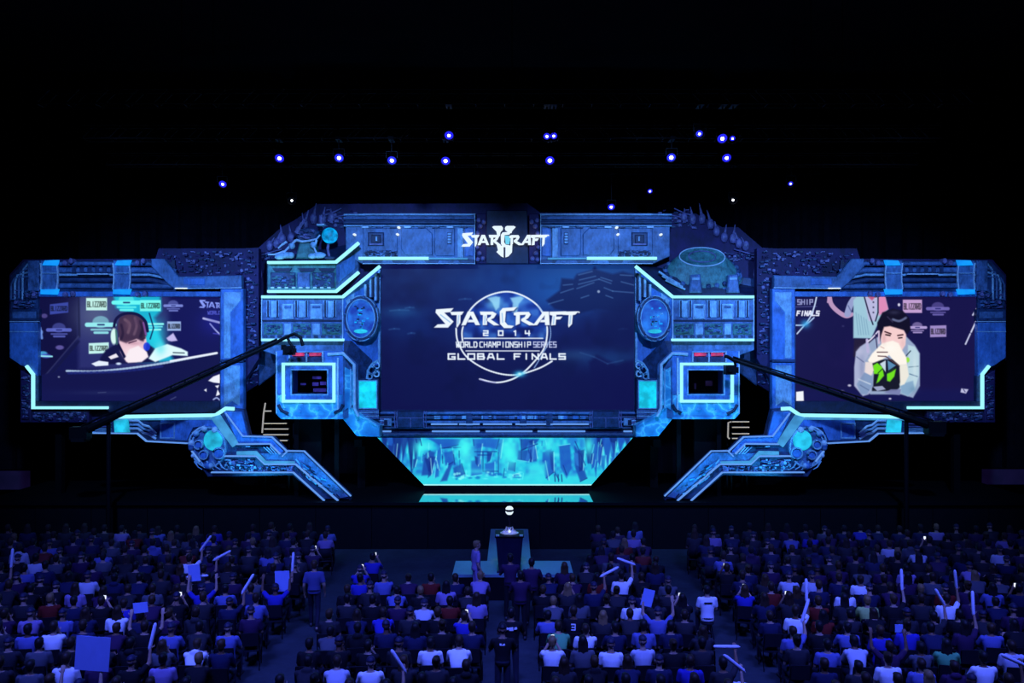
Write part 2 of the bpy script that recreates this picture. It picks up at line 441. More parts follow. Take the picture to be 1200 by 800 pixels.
    m = MB(); m.plate([(38, 470), (258, 470), (258, 484), (130, 484), (124, 480), (38, 480)], d+.02, .3, 'navy', mir, .02); m.rect(38, 440, 45.5, 470, d+.02, .3, 'steel_dark', mir); m.build('lower_bezel', t)
    m = MB(); m.plate([(24, 434), (36, 440), (36, 495), (24, 495)], d+.1, .3, 'violet', mir, .02); m.greeble(25, 440, 35, 493, d+.1, 24, ['violet_light', 'violet', 'steel_dark'], 6, mir, .06)
    m.rect(36, 481, 104, 495, d+.1, .3, 'violet', mir, .02); m.greeble(37, 482, 102, 494, d+.1, 44, ['violet_light', 'violet', 'steel_dark'], 7, mir, .06); m.build('lower_machinery', t)
    m = MB(); m.strip([(30, 428.5), (38, 438.5), (38, 477.7), (126, 477.7)], 3, d-.1, .1, 'strip_cyan', mir); m.build('light_strip', t)
    for x in (70, 268):
        m = MB(); a = P(1190-x if mir else x, 486, 32.1)
        m.box((a.x-.12, 32.0, ZD), (a.x+.12, 32.24, a.z), 'stage_black'); m.build('rear_support', t)
for mir in (False, True): wing(mir)

def arm(mir):
    s = SIDE(mir); d = 30.75
    t = thing('stepped_ramp', f'stepped blue machinery arm running from the {s} screen down to the deck', 'stage set', (P(1190-380 if mir else 380, 0, d).x, d, ZD), 'machinery arms of the set')
    m = MB(); m.plate([(103, 503), (126, 488), (250, 487), (268, 478), (285, 480), (292, 510), (320, 512), (335, 528), (356, 529), (411, 581), (410, 588.3), (378, 588.3), (343, 557), (243, 559), (219, 521), (172, 518.5), (160, 508.5), (107, 508)], d, .35, 'steel_dark', mir, .03)
    m.build('arm_body', t)
    m = MB(); m.plate([(262, 482), (283, 482), (290, 511), (318, 513), (332, 529), (329, 531), (316, 519), (279, 519)], d-.08, .12, 'steel_blue', mir, .015)
    m.plate([(336, 530), (355, 530), (408, 582), (398, 584), (352, 546), (312, 540), (304, 531)], d-.06, .1, 'steel_mid', mir, .015)
    m.plate([(188, 489), (247, 489), (262, 513), (248, 499), (226, 501), (219, 516), (188, 515)], d-.06, .1, 'steel_blue', mir, .015)
    for k in range(4): m.strip([(288+k*5, 523), (308+k*4, 523), (318+k*3, 532)], .9, d-.12, .08, 'steel_light', mir)
    m.build('armour_plate', t)
    m = MB(); m.greeble(262, 538, 300, 552, d, 40, ['violet_light', 'steel_light', 'steel_mid', 'navy'], 8, mir); m.greeble(300, 545, 345, 553, d, 26, ['violet_light', 'steel_mid', 'navy'], 9, mir)
    r = random.Random(5)
    for i in range(44):
        u = r.random(); x = 345+u*50; y = 538+u*40+r.uniform(-5, 9)
        m.strip([(x, y), (x+r.uniform(2, 7), y+r.uniform(1, 6))], r.uniform(.8, 2), d-r.uniform(.04, .12), .14, r.choice(['steel_light', 'ice_rock', 'steel_mid', 'navy']), mir)
    m.build('foot_machinery', t)
    m = MB(); m.strip([(129, 488.5), (252, 486.5), (264, 478.5), (274, 479)], 4, d-.1, .1, 'strip_cyan', mir)
    m.build('light_strip', t)
    m = MB(); m.plate([(246, 489), (257, 486), (279, 519), (272, 524)], d-.12, .12, 'strip_soft', mir, .02); m.strip([(130, 491.5), (248, 490.5)], 2, d-.07, .1, 'strip_soft', mir); m.build('broad_light', t)
    m = MB(); m.plate([(277, 529), (300, 528.5), (311, 540), (345, 540.5), (345, 543), (308, 543), (298, 533), (277, 533)], d-.13, .1, 'strip_soft', mir, .01); m.build('lower_light', t)
    for path, w, mt in (([(264, 484), (284, 511), (318, 512), (336, 529), (330, 535)], 1.3, 'line_pale'), ([(277, 520.5), (316, 520), (328, 532)], 1.5, 'line_pale'),
                        ([(334, 528.3), (356, 528.6), (411, 581.5)], 1.1, 'line_pale'), ([(262, 534.5), (300, 534.5), (310, 544), (346, 544), (396, 587)], 1.5, 'line_pale'),
                        ([(247, 553.5), (343, 553.5), (380, 587)], 1.3, 'line_pale'), ([(107, 507.5), (160, 508), (171, 517), (219, 519.5)], 1.2, 'line_pale'), ([(224, 528), (234, 541)], 1.4, 'line_pale')):
        m = MB(); m.strip(path, w, d-.15, .12, mt, mir); m.build('edge_light', t)
    m = MB(); m.plate([(133, 493), (149, 491), (151, 506.5), (134, 506.5)], d-.1, .1, 'glow_aqua', mir, .015); m.build('lit_panel', t)
    m = MB()
    for k in range(3):
        m = MB(); m.strip([(106+k*3, 500-k*3.2), (130, 499.5-k*3.2)], 1, d-.08, .1, 'violet_light', mir)
        m.strip([(108, 502+k*2), (130, 502+k*2)], .8, d-.06, .1, 'steel_light', mir)
        m.build('cooling_fin', t); m = MB(); m.pipe([(152, 493+k*4.5), (162, 493+k*4.5), (168, 498+k*4.5), (174, 499.5+k*4.5), (183, 508+k*3)], 1.5, d-.06, 'edge_pale' if k % 2 == 0 else 'steel_light', mir, 8); m.build('wavy_pipe', t, True)
    m = MB(); m.strip([(188, 496), (204, 496), (204, 513), (188, 513)], 1.4, d-.1, .12, 'steel_light', mir, True); m.rect(189, 497, 203, 512, d-.05, .1, 'steel_dark', mir, .02); m.build('hatch', t)
    # glowing drum
    m = MB(); m.disc(244, 524, 22, 25, d-.08, .25, 'steel_mid', mir, 28, .05); m.ring(244, 524, 20, 23, 1.6, d-.14, .12, 'steel_light', mir)
    r = random.Random(12)
    for i in range(16):
        a = r.uniform(1.2, 5.2); x = 244+20*math.cos(a); y = 524+22*math.sin(a)
        m.ball(P(1190-x if mir else x, y, d-.12), r.uniform(.05, .13), r.choice(['steel_light', 'edge_pale', 'steel_mid', 'steel_blue']), 10, 6)
    for x, y, q in ((232, 521, 5), (238, 533, 5), (256, 531, 6.5)):
        m.ring(x, y, q, q, 1.5, d-.22, .14, 'steel_light', mir, 18); m.disc(x, y, q-1, q-1, d-.16, .1, 'steel_blue', mir, 16, .02)
    for k in range(5):
        x = 228+k*7; m.pipe([(x, 540), (x+4, 547), (x+9, 550)], 1.2, d-.12, 'steel_light', mir, 6, .5)
    m.pipe([(226, 508), (233, 502), (240, 499)], 1.8, d-.12, 'edge_pale', mir, 8, .8); m.pipe([(222, 516), (224, 510), (229, 506)], 1.5, d-.12, 'steel_light', mir, 8, .8)
    m.build('drum', t, True)
    m = MB(); m.disc(249, 516, 11, 12, d-.16, .12, 'glow_aqua', mir, 24, .05); m.build('drum_lamp', t)
    # foot on the deck
    m = MB(); a = P(1190-378 if mir else 378, 588, d); b = P(1190-411 if mir else 411, 588, d)
    m.box((min(a.x, b.x), d, ZD), (max(a.x, b.x), d+.35, ZD+.05), 'steel_dark'); m.build('base_plate', t)
for mir in (False, True): arm(mir)

# ------------------------------------------------------------------ dark stepped wall behind the towers
def scenic_wall():
    t = thing('scenic_wall', 'dark violet stepped wall with spikes rising behind towers and centre screen', 'stage set', (0, 32.3, ZD))
    m = MB(); m.plate([(283, 291), (303, 290), (330, 266), (345, 258), (372, 239), (618, 238), (633, 249), (815, 250), (846, 266), (865, 266), (893, 290), (907, 291), (907, 462), (868, 437), (850, 437), (752, 512), (440, 512), (340, 437), (322, 437), (283, 462)], 32.25, .3, 'violet'); m.build('wall_panel', t)
    for x in (424, 766):
        m = MB(); a = P(x, 512, 33.4); m.box((a.x-.15, 32.6, a.z-.3), (a.x+.15, 33.6, a.z), 'stage_black'); m.box((a.x-.15, 33.3, ZD), (a.x+.15, 33.6, a.z-.3), 'stage_black'); m.build('rear_support', t)
    for mir in (False, True):
        r = random.Random(2)
        for x, y, h in ((316, 291, 13), (324, 290, 20), (331, 285, 22), (341, 283, 20), (357, 268, 22), (367, 262, 24), (378, 262, 20), (388, 258, 14), (350, 275, 16)):
            m = MB(); lean = r.uniform(-3, 6)
            m.pipe([(x, y), (x+lean*.3, y-h*.5), (x+lean, y-h)], 3.2, 32.2, 'violet_light', mir, 8, .4)
            m.ball(P(1190-x if mir else x, y-h*.25, 32.15), (.13, .1, .2), 'violet_light', 8, 6); m.build('spike', t, True)
        for path, q in (([(296, 292), (303, 303), (306, 322), (301, 345), (300, 372), (295, 392)], 1.6), ([(304, 318), (298, 330), (299, 352), (303, 372)], 1.8), ([(289, 330), (294, 350), (292, 380), (296, 410)], 1.4),
                        ([(300, 338), (296, 342), (295, 349), (299, 352)], 2.6), ([(306, 420), (302, 432), (290, 440)], 1.6), ([(287, 425), (292, 440), (289, 450)], 1.6), ([(300, 300), (312, 297), (330, 292)], 1.3), ([(380, 252), (392, 248), (400, 244)], 1.2), ([(384, 258), (394, 254), (403, 252)], 1.2)):
            m = MB(); m.pipe(path, q, 32.15, 'violet_light', mir, 8, q*.5); m.build('tendril', t, True)
        m = MB(); m.greeble(300, 295, 345, 306, 32.25, 18, ['violet_light', 'violet', 'steel_dark'], 20, mir); m.greeble(288, 300, 304, 450, 32.25, 40, ['violet_light', 'violet', 'steel_dark'], 21, mir)
        m.greeble(372, 245, 420, 268, 32.25, 26, ['violet_light', 'violet', 'steel_dark'], 22, mir); m.build('wall_machinery', t)
        m = MB(); m.plate([(303, 399), (324, 399), (324, 436), (303, 452)], 32.1, .1, 'steel_dark', mir, .03); m.build('lower_plate', t)
scenic_wall()

# ------------------------------------------------------------------ towers
def tower(mir):
    s = SIDE(mir); d = 31.0; d2 = 31.7
    t = thing('scenic_tower', 'blue armoured tower right of the centre screen with a turret on its roof' if mir else 'two-tier blue armoured tower left of the centre screen with four cyan ledges', 'stage set', (P(1190-360 if mir else 360, 0, d).x, d, ZD), 'towers of the set')
    if not mir:
        m = MB(); m.plate([(313, 309), (394, 309), (394, 341), (313, 341)], d+.1, 1.0, 'steel_green', mir, .03)
        for x0, x1 in ((322, 342), (352, 370), (376, 393)): m.plate([(x0-3, 314), (x0, 318), (x1-3, 318), (x1, 314)], d+.05, .1, 'navy', mir)
        for x0, x1, q in ((317, 346, 'steel_dark'), (348, 363, 'steel_mid'), (366, 392, 'steel_dark')): m.rect(x0, 319, x1, 337, d+.05, .12, q, mir, .03)
        m.greeble(318, 320, 345, 336, d+.05, 16, ['steel_green', 'steel_dark', 'steel_mid'], 31, mir, .05); m.greeble(366, 320, 391, 336, d+.05, 16, ['steel_green', 'steel_dark', 'steel_mid'], 32, mir, .05)
        for k in range(9): m.rect(317+k*8.3, 336, 321+k*8.3, 338, d+.03, .1, 'edge_pale', mir)
        m.plate([(394, 309, d+.1), (420, 287, d2), (420, 318, d2), (394, 341, d+.1)], d, .4, 'steel_mid', mir); m.plate([(398, 311, d+.05), (416, 297, d2-.1), (416, 314, d2-.1), (398, 330, d+.05)], d, .1, 'steel_blue', mir)
        m.build('upper_tier', t)
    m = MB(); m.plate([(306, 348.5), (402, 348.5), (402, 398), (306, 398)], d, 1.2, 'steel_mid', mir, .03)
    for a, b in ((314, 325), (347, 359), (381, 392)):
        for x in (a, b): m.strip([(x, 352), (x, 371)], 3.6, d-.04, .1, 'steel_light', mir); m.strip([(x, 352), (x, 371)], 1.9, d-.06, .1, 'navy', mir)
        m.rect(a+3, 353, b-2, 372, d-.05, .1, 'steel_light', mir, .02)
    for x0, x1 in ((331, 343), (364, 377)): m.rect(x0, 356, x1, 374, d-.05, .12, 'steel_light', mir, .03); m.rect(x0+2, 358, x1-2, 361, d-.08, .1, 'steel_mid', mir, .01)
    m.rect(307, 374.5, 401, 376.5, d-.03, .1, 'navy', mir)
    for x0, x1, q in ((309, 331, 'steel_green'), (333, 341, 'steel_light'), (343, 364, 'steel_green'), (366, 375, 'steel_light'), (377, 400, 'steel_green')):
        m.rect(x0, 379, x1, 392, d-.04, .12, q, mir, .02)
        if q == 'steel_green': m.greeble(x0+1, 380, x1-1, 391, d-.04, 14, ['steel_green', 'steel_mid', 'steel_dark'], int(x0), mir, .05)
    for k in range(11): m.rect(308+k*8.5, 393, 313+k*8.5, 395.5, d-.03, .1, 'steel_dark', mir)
    m.strip([(306.5, 349.5), (306.5, 397)], .9, d-.05, .08, 'edge_pale', mir); m.strip([(401.5, 349.5), (401.5, 397)], 1.1, d-.05, .08, 'edge_pale', mir)  # pale trims added as highlights along the tier edges
    for x in (331, 343, 364, 377): m.strip([(x, 356), (x, 374)], .6, d-.1, .06, 'edge_pale', mir)  # same pale highlight lines on the raised panels
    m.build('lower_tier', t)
    m = MB(); m.plate([(402, 348.5, d), (445, 313, d2), (445, 446, d2), (420, 446, d2-.1), (402, 420, d)], d, .4, 'steel_blue', mir)
    m.plate([(403, 399, d-.05), (411, 399, d), (436, 422, d2-.2), (436, 444, d2-.2), (421, 444, d2-.3), (403, 421, d-.05)], d, .2, 'steel_dark', mir)
    for x, y0, y1 in ((428, 333, 348), (434, 326, 348), (440, 320, 352)):
        m.strip([(x, y0), (x, y1)], 2.6, d2-.35-.02*(440-x), .3, 'steel_light', mir); m.strip([(x+2.6, y0), (x+2.6, y1)], 1.6, d2-.33-.02*(440-x), .3, 'navy', mir)
    m.plate([(405, 352, d-.05), (415, 343, d+.1), (415, 349, d+.1), (407, 357, d-.05)], d, .1, 'steel_light', mir)
    m.plate([(443, 315, d2-.05), (445.5, 313, d2-.05), (445.5, 480, d2-.05), (443, 480, d2-.05)], d, .3, 'steel_light', mir)
    m.build('slanted_flank', t)
    for path in ([(306, 347.6), (401, 347.6), (445, 311.5)], [(306, 398.2), (402.5, 398.2)])+(() if mir else ([(313, 307.3), (393, 306.7), (420, 284)], [(313, 341.2), (393, 341.2), (420, 318.5)])):
        m = MB(); m.strip(path, 3., d-.16, .2, 'strip_cyan', mir); m.build('ledge_light', t)
    m = MB(); m.plate([(313, 308, d), (393, 308, d), (420, 286, d), (420, 284, d+.9), (313, 304, d+.9)] if not mir else [(306, 347.5, d), (401, 347.5, d), (444, 313, d+.4), (440, 309, d+.9), (306, 336, d+.9)], d, .1, 'navy', mir); m.build('roof_ledge', t)
    # porthole
    m = MB(); m.ring(422.5, 373, 18.5, 24.5, 2.2, d+.02, .5, 'steel_dark', mir); m.ring(422.5, 373, 16.5, 22.5, 1.2, d, .5, 'steel_light', mir); m.ring(422.5, 373, 20.3, 26.5, 1.0, d+.04, .5, 'steel_light', mir)
    for k in range(8):
        a = k*PI/4+.2; m.rect(422.5+19.5*math.cos(a)-1.5, 373+25.5*math.sin(a)-1.5, 422.5+19.5*math.cos(a)+1.5, 373+25.5*math.sin(a)+1.5, d-.02, .3, 'steel_mid', mir, .02)
    m.build('porthole_rim', t)
    m = MB(); m.disc(422.5, 373, 16, 22, d+.1, .2, 'porthole', mir, 30); m.build('porthole_lamp', t)
    m = MB()
    r = random.Random(6+mir)
    for i in range(26):
        x = 422.5+r.gauss(0, 3.6); y = 375+r.gauss(0, 7.5); w = r.uniform(1, 4); h = r.uniform(.8, 3)
        if ((x-422.5)/11)**2+((y-373)/17)**2 < 1: m.rect(x-w/2, y-h/2, x+w/2, y+h/2, d+.09-r.uniform(0, .05), .1, r.choice(['steel_light', 'glow_orb', 'steel_blue', 'glow_blue', 'navy']), mir, .006)
    m.disc(422.5, 388, 8, 2.5, d+.06, .1, 'glow_aqua', mir, 18, .01)
    m.build('porthole_machinery', t)
    # glowing cell, pipes and cables beside the screen
    m = MB(); m.rect(418, 443, 444, 482, d+.3, .5, 'steel_dark', mir, .02)
    for k in range(5): m.pipe([(419, 481+k*2.2), (444, 480.5+k*2.3)], .9, d+.2, 'steel_light' if k % 2 else 'steel_mid', mir, 8)
    for k, (cx, cy, q) in enumerate(((436, 434, 4.5), (441, 428, 3.5), (433, 441, 3), (441, 438, 3.2))): m.ring(cx, cy, q, q, 1.5, d+.2, .2, 'edge_pale' if k % 2 else 'steel_light', mir, 16)
    m.pipe([(430, 444), (431, 434), (436, 426), (443, 422)], 1.3, d+.2, 'steel_light', mir, 8); m.build('cell_pipework', t, True)
    m = MB(); m.rect(420.5, 446.5, 441, 478, d+.2, .12, 'glow_cyan', mir, .03); m.build('glowing_cell', t)
    m = MB(); m.strip([(420, 446), (441.5, 446), (441.5, 478.5), (420, 478.5)], 1.2, d+.15, .15, 'steel_light', mir, True); m.build('cell_frame', t)
    m = MB(); m.plate([(306, 399.5), (404, 399.5), (404, 412), (323, 412), (323, 416), (306, 410)], d+.12, .5, 'steel_grey', mir, .02); m.build('under_plate', t)
    m = MB(); a = P(1190-360 if mir else 360, 398, d+.8); m.box((a.x-.5, d+.9, ZD), (a.x+.5, d+1.1, a.z), 'stage_black'); m.build('rear_support', t)
def porthole_mat():
    m, nt, N, L, b = nodes('porthole')
    tc = N.new('ShaderNodeTexCoord'); nz = N.new('ShaderNodeTexNoise'); nz.inputs['Scale'].default_value = 2.6; nz.inputs['Detail'].default_value = 3
    cr = N.new('ShaderNodeValToRGB'); e = cr.color_ramp.elements
    e[0].position = .35; e[0].color = (.006, .03, .40, 1); e[1].position = .68; e[1].color = (.02, .22, .95, 1)
    L.new(tc.outputs['Object'], nz.inputs['Vector']); L.new(nz.outputs['Fac'], cr.inputs['Fac']); L.new(cr.outputs['Color'], b.inputs['Emission Color']); b.inputs['Emission Strength'].default_value = .9
    b.inputs['Base Color'].default_value = (.01, .02, .05, 1); MATS['porthole'] = m
porthole_mat()
for mir in (False, True): tower(mir)

def booth(mir):
    s = SIDE(mir); d = 30.7
    X = lambda x: P(1190-x if mir else x, 0, d).x
    t = thing('player_booth', f'icy blue player booth with glowing window frame under the {s} tower', 'booth', (X(362), d, ZD), 'player booths')
    # body built around a real window opening
    m = MB(); T = 1.1
    m.rect(323, 411, 402, 433, d, T, 'steel_blue', mir); m.rect(323, 433, 341, 462, d, T, 'steel_blue', mir); m.rect(384, 433, 402, 462, d, T, 'steel_blue', mir)
    m.build('booth_shell', t)
    m = MB(); m.plate([(323, 462), (402, 462), (402, 491), (329, 491), (323, 485)], d, T, 'ice_rock', mir, .04)
    m.plate([(402, 470), (419.5, 484), (445, 499), (445, 512), (418, 511), (402, 491)], d+.15, .7, 'ice_rock', mir, .03)
    r = random.Random(8)
    for i in range(10):
        x = 326+r.uniform(0, 70); y = 474+r.uniform(0, 13); m.ball(P(1190-x if mir else x, y, d+.02), (r.uniform(.08, .2), .07, r.uniform(.05, .13)), 'ice_rock', 8, 6)
    m.build('icy_base', t)
    m = MB(); m.plate([(402, 411, d), (419.5, 427, d+.4), (419.5, 486, d+.4), (402, 491, d)], d, .7, 'steel_mid', mir); m.plate([(404, 430, d-.02), (414, 436, d+.2), (414, 474, d+.2), (404, 480, d-.02)], d, .1, 'ice_rock', mir); m.build('chamfered_side', t)
    for path, q, mt in (([(384, 415), (402, 414), (415, 427), (415.5, 478), (420, 488)], 1.9, 'edge_pale'), ([(396, 419), (396, 484)], 1.2, 'edge_pale'), ([(326, 474), (330, 481), (338, 485)], 2., 'navy'), ([(392, 484), (399, 480), (402, 474)], 2., 'navy'), ([(324, 412), (324, 484)], .8, 'edge_pale'), ([(411, 432), (411, 478)], .9, 'steel_light')):
        m = MB(); m.pipe(path, q, d-.03, mt, mir, 10); m.build('conduit', t, True)
    m = MB(); m.strip([(331, 490), (402, 490)], 1.6, d-.06, .1, 'ice_rock', mir); m.strip([(404, 472), (419, 486), (443, 500)], 1.5, d+.1, .1, 'ice_rock', mir); m.build('ice_edge', t)
    m = MB(); m.strip([(331.5, 426.5), (391, 426.5), (391, 470), (331.5, 470)], 3.2, d-.1, .12, 'strip_cyan', mir, True); m.build('window_light', t)
    m = MB(); m.strip([(337.5, 430), (387, 430), (387, 465.5), (337.5, 465.5)], 5, d-.05, .1, 'steel_blue', mir, True); m.strip([(341, 433), (384, 433), (384, 462.5), (341, 462.5)], 1.5, d-.07, .14, 'steel_light', mir, True); m.build('window_bezel', t)
    m = MB(); m.rect(341, 433, 384, 462, d+.12, .02, 'clear_glass', mir); m.build('window_pane', t)
    m = MB(); m.rect(341.2, 433.2, 383.8, 461.8, d+1.0, .04, 'black_paint', mir)
    r = random.Random(3+mir)
    if not mir:
        for x, y, w, h in ((366, 441, 10, 3), (366, 448, 7, 4), (375, 447, 7, 4), (367, 455, 15, 4), (352, 449, 6, 2)): m.rect(x, y, x+w, y+h, d+.9, .05, 'booth_glow', mir, .01)
    else: 
        for x, y, w, h in ((374, 449, 2, 7), (355, 446, 8, 6)): m.rect(x, y, x+w, y+h, d+.9, .05, 'booth_dim', mir, .01)
    m.build('booth_interior', t)
    for x in (340, 360):
        m = MB(); m.rect(x+2, 413.4, x+16, 417, d-.1, .15, 'lamp_red', mir, .03); m.build('red_lamp', t)
    m = MB()
    for x in (339, 359, 378): m.strip([(x, 411.5), (x, 424)], 1.2, d-.12, .1, 'edge_pale', mir)
    m.strip([(339, 412.3), (378, 412.3)], .8, d-.12, .1, 'edge_pale', mir)
    m.rect(338, 418, 379, 424, d-.04, .06, 'steel_dark', mir, .01); m.build('lamp_bracket', t)
    for x in (348, 395):
        m = MB(); a = P(1190-x if mir else x, 488, d+.9); m.box((a.x-.08, d+.8, ZD), (a.x+.08, d+.95, a.z), 'stage_black'); m.build('rear_support', t)
for mir in (False, True): booth(mir)

def header(mir):
    s = SIDE(mir); d = 31.6
    t = thing('header_panel', f'riveted blue header panel above the centre screen, {s} of the lit title', 'stage set', (P(1190-490 if mir else 490, 0, d).x, d, P(0, 309, d).z), 'header panels of the set')
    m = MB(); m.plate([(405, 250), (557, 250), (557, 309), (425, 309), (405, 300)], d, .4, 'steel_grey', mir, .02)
    m.strip([(425, 250.6), (557, 250.6)], .9, d-.06, .08, 'edge_pale', mir); m.strip([(556.4, 251), (556.4, 308)], .8, d-.06, .08, 'edge_pale', mir); m.strip([(425, 308.6), (557, 308.6)], .8, d-.22, .1, 'edge_pale', mir)  # pale trims added as highlights around the header plate
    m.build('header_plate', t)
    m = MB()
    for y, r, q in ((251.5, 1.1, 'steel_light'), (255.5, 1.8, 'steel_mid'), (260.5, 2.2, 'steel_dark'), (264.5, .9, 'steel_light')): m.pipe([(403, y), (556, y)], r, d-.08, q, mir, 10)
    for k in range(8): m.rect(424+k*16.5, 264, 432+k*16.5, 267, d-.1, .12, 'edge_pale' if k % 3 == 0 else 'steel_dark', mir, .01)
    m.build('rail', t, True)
    m = MB(); m.plate([(470, 267), (500, 267), (507, 274), (507, 299), (475, 299), (470, 292)], d-.05, .1, 'steel_grey', mir, .03); m.plate([(509, 267), (533, 267), (533, 300), (511, 300), (509, 296)], d-.05, .1, 'steel_grey', mir, .03); m.rect(536, 267, 543, 302, d-.09, .12, 'steel_light', mir, .02)
    m.rect(524, 272, 529, 286, d-.1, .1, 'steel_dark', mir, .01); m.rect(545, 267, 555, 300, d-.05, .1, 'steel_blue', mir, .02); m.plate([(425, 267), (466, 267), (466, 296), (425, 300)], d-.04, .1, 'steel_grey', mir, .03)
    for k in range(4): m.rect(524.6, 273+k*3.2, 528.4, 275+k*3.2, d-.12, .1, 'steel_light', mir)
    m.build('armour_plate', t)
    m = MB(); m.rect(431, 272, 450, 288, d-.1, .14, 'steel_dark', mir, .04); m.rect(435, 275, 446, 285, d-.14, .12, 'navy', mir, .02); m.rect(440, 277, 442, 282, d-.16, .1, 'steel_light', mir); m.rect(433, 285, 448, 287, d-.14, .1, 'violet_light', mir); m.build('hatch', t)
    m = MB(); m.rect(425, 304, 557, 309.5, d-.06, .15, 'steel_dark', mir, .02)
    for x0, x1 in ((446, 462), (475, 500), (512, 540)): m.plate([(x0, 309), (x0+3, 305), (x1-3, 305), (x1, 309)], d-.1, .1, 'steel_mid', mir)
    m.greeble(426, 293, 466, 301, d-.04, 22, ['steel_dark', 'navy', 'steel_mid'], 40, mir, .06); m.build('lower_rail', t)
    m = MB(); m.strip([(420, 302.4), (502, 302.4)], 3.2, d-.2, .15, 'strip_cyan', mir); m.build('ledge_light', t)
    m = MB(); m.strip([(502, 302.6), (548, 303)], 1.6, d-.16, .1, 'strip_soft', mir); m.build('dim_ledge_light', t)
    for x, y in ((467, 266.2), (465.5, 274.3), (415, 274.5)):
        m = MB(); m.disc(x, y, 1.7, 1.3, d-.18, .2, 'white_glow', mir, 12, .01); m.build('small_lamp', t)
    # rivet clusters at the end beside the title
    m = MB()
    for x, y in ((561, 258), (563, 265), (560, 273), (559, 290), (562, 297), (566, 303), (560, 304), (567, 260)): m.ball(P(1190-x if mir else x, y, d+.1), .09, 'violet_light', 10, 6)
    m.rect(557, 250, 570, 309, d+.15, .3, 'violet', mir, .03); m.build('end_cap', t, True)
for mir in (False, True): header(mir)

# lit title
GL = {'S': [[(120, 213), (238, 205), (215, 232), (176, 236), (238, 295), (200, 336), (105, 336), (130, 314), (182, 311), (116, 235)]],
      'T': [[(213, 230), (307, 228), (292, 250), (284, 252), (283, 303), (262, 337), (256, 330), (258, 252), (224, 252)]],
      'A': [[(332, 228), (370, 228), (415, 319), (384, 319), (374, 300), (330, 300), (338, 283), (366, 283), (352, 254), (318, 319), (288, 321)]],
      'R': [[(412, 228), (500, 228), (526, 243), (507, 272), (488, 281), (546, 320), (506, 321), (458, 288), (458, 276), (484, 263), (490, 250), (462, 250), (462, 318), (432, 319), (434, 252), (418, 250)]],
      'C': [[(566, 205), (662, 198), (640, 222), (588, 226), (582, 296), (600, 318), (642, 324), (626, 339), (575, 339), (548, 311), (546, 228)]],
      'R2': [[(640, 236), (668, 230), (742, 230), (754, 248), (738, 272), (722, 283), (792, 319), (744, 321), (690, 291), (690, 278), (714, 264), (720, 250), (682, 252), (681, 309), (652, 322), (655, 256), (640, 252)]],
      'A2': [[(838, 228), (876, 228), (881, 319), (850, 319), (849, 300), (816, 300), (822, 284), (849, 283), (848, 254), (797, 319), (768, 321)]],
      'F': [[(880, 229), (992, 226), (976, 248), (926, 250), (925, 262), (967, 261), (951, 281), (924, 282), (921, 318), (890, 321), (899, 256), (880, 250)]],
      'T2': [[(972, 228), (1077, 226), (1052, 249), (1036, 252), (1031, 311), (1008, 336), (1004, 322), (1008, 252), (966, 250)]],
      'dot': [[(1072, 228), (1082, 228), (1082, 238), (1072, 238)]]}
NUM = [[(450, 150), (470, 141), (555, 140), (570, 160), (568, 180), (548, 198), (540, 212), (536, 250), (505, 250), (495, 195), (470, 172)],
       [(600, 148), (615, 140), (690, 140), (712, 150), (690, 172), (672, 195), (668, 215), (618, 215), (622, 200), (598, 185), (592, 165)],
       [(500, 350), (576, 365), (577, 492), (548, 478), (498, 430), (514, 415)], [(598, 365), (650, 360), (676, 345), (672, 432), (632, 478), (598, 490)]]
def title():
    d = 31.5
    t = thing('logo_sign', 'glowing white title lettering with numeral emblem over the centre screen', 'sign', P(591, 309, d))
    m = MB(); m.plate([(570, 246), (618, 246), (620, 309), (568, 309)], d+.3, .4, 'navy', inset=.03); m.build('sign_panel', t)
    fx = lambda x: 540.3+(x-105)*(103/975); fy = lambda y: 272.2+(y-205)*(.126)
    for g in GL.values():
        for poly in g:
            m = MB(); m.plate([(fx(x), fy(y)) for x, y in poly], d, .12, 'white_glow'); m.build('letter', t)
    for k, poly in enumerate(NUM):
        m = MB(); m.plate([(530+x/9.6, 250+y/9.6) for x, y in poly], d+.14, .16, 'white_glow'); m.build('numeral', t)
    m = MB(); m.plate([(530+x/9.6, 250+y/9.6) for x, y in ((590, 250), (635, 250), (652, 290), (640, 345), (600, 340))], d+.1, .12, 'sign_aqua'); m.build('emblem_core', t)
    m = MB()
    for x, y in ((545, 281), (600, 281), (640, 281), (575, 281)): m.tube([P(x, y, d+.1), P(x, y, d+.1)+Vector((0, .4, 0))], .02, 'black_metal', 6)
    m.build('standoff', t)
title()

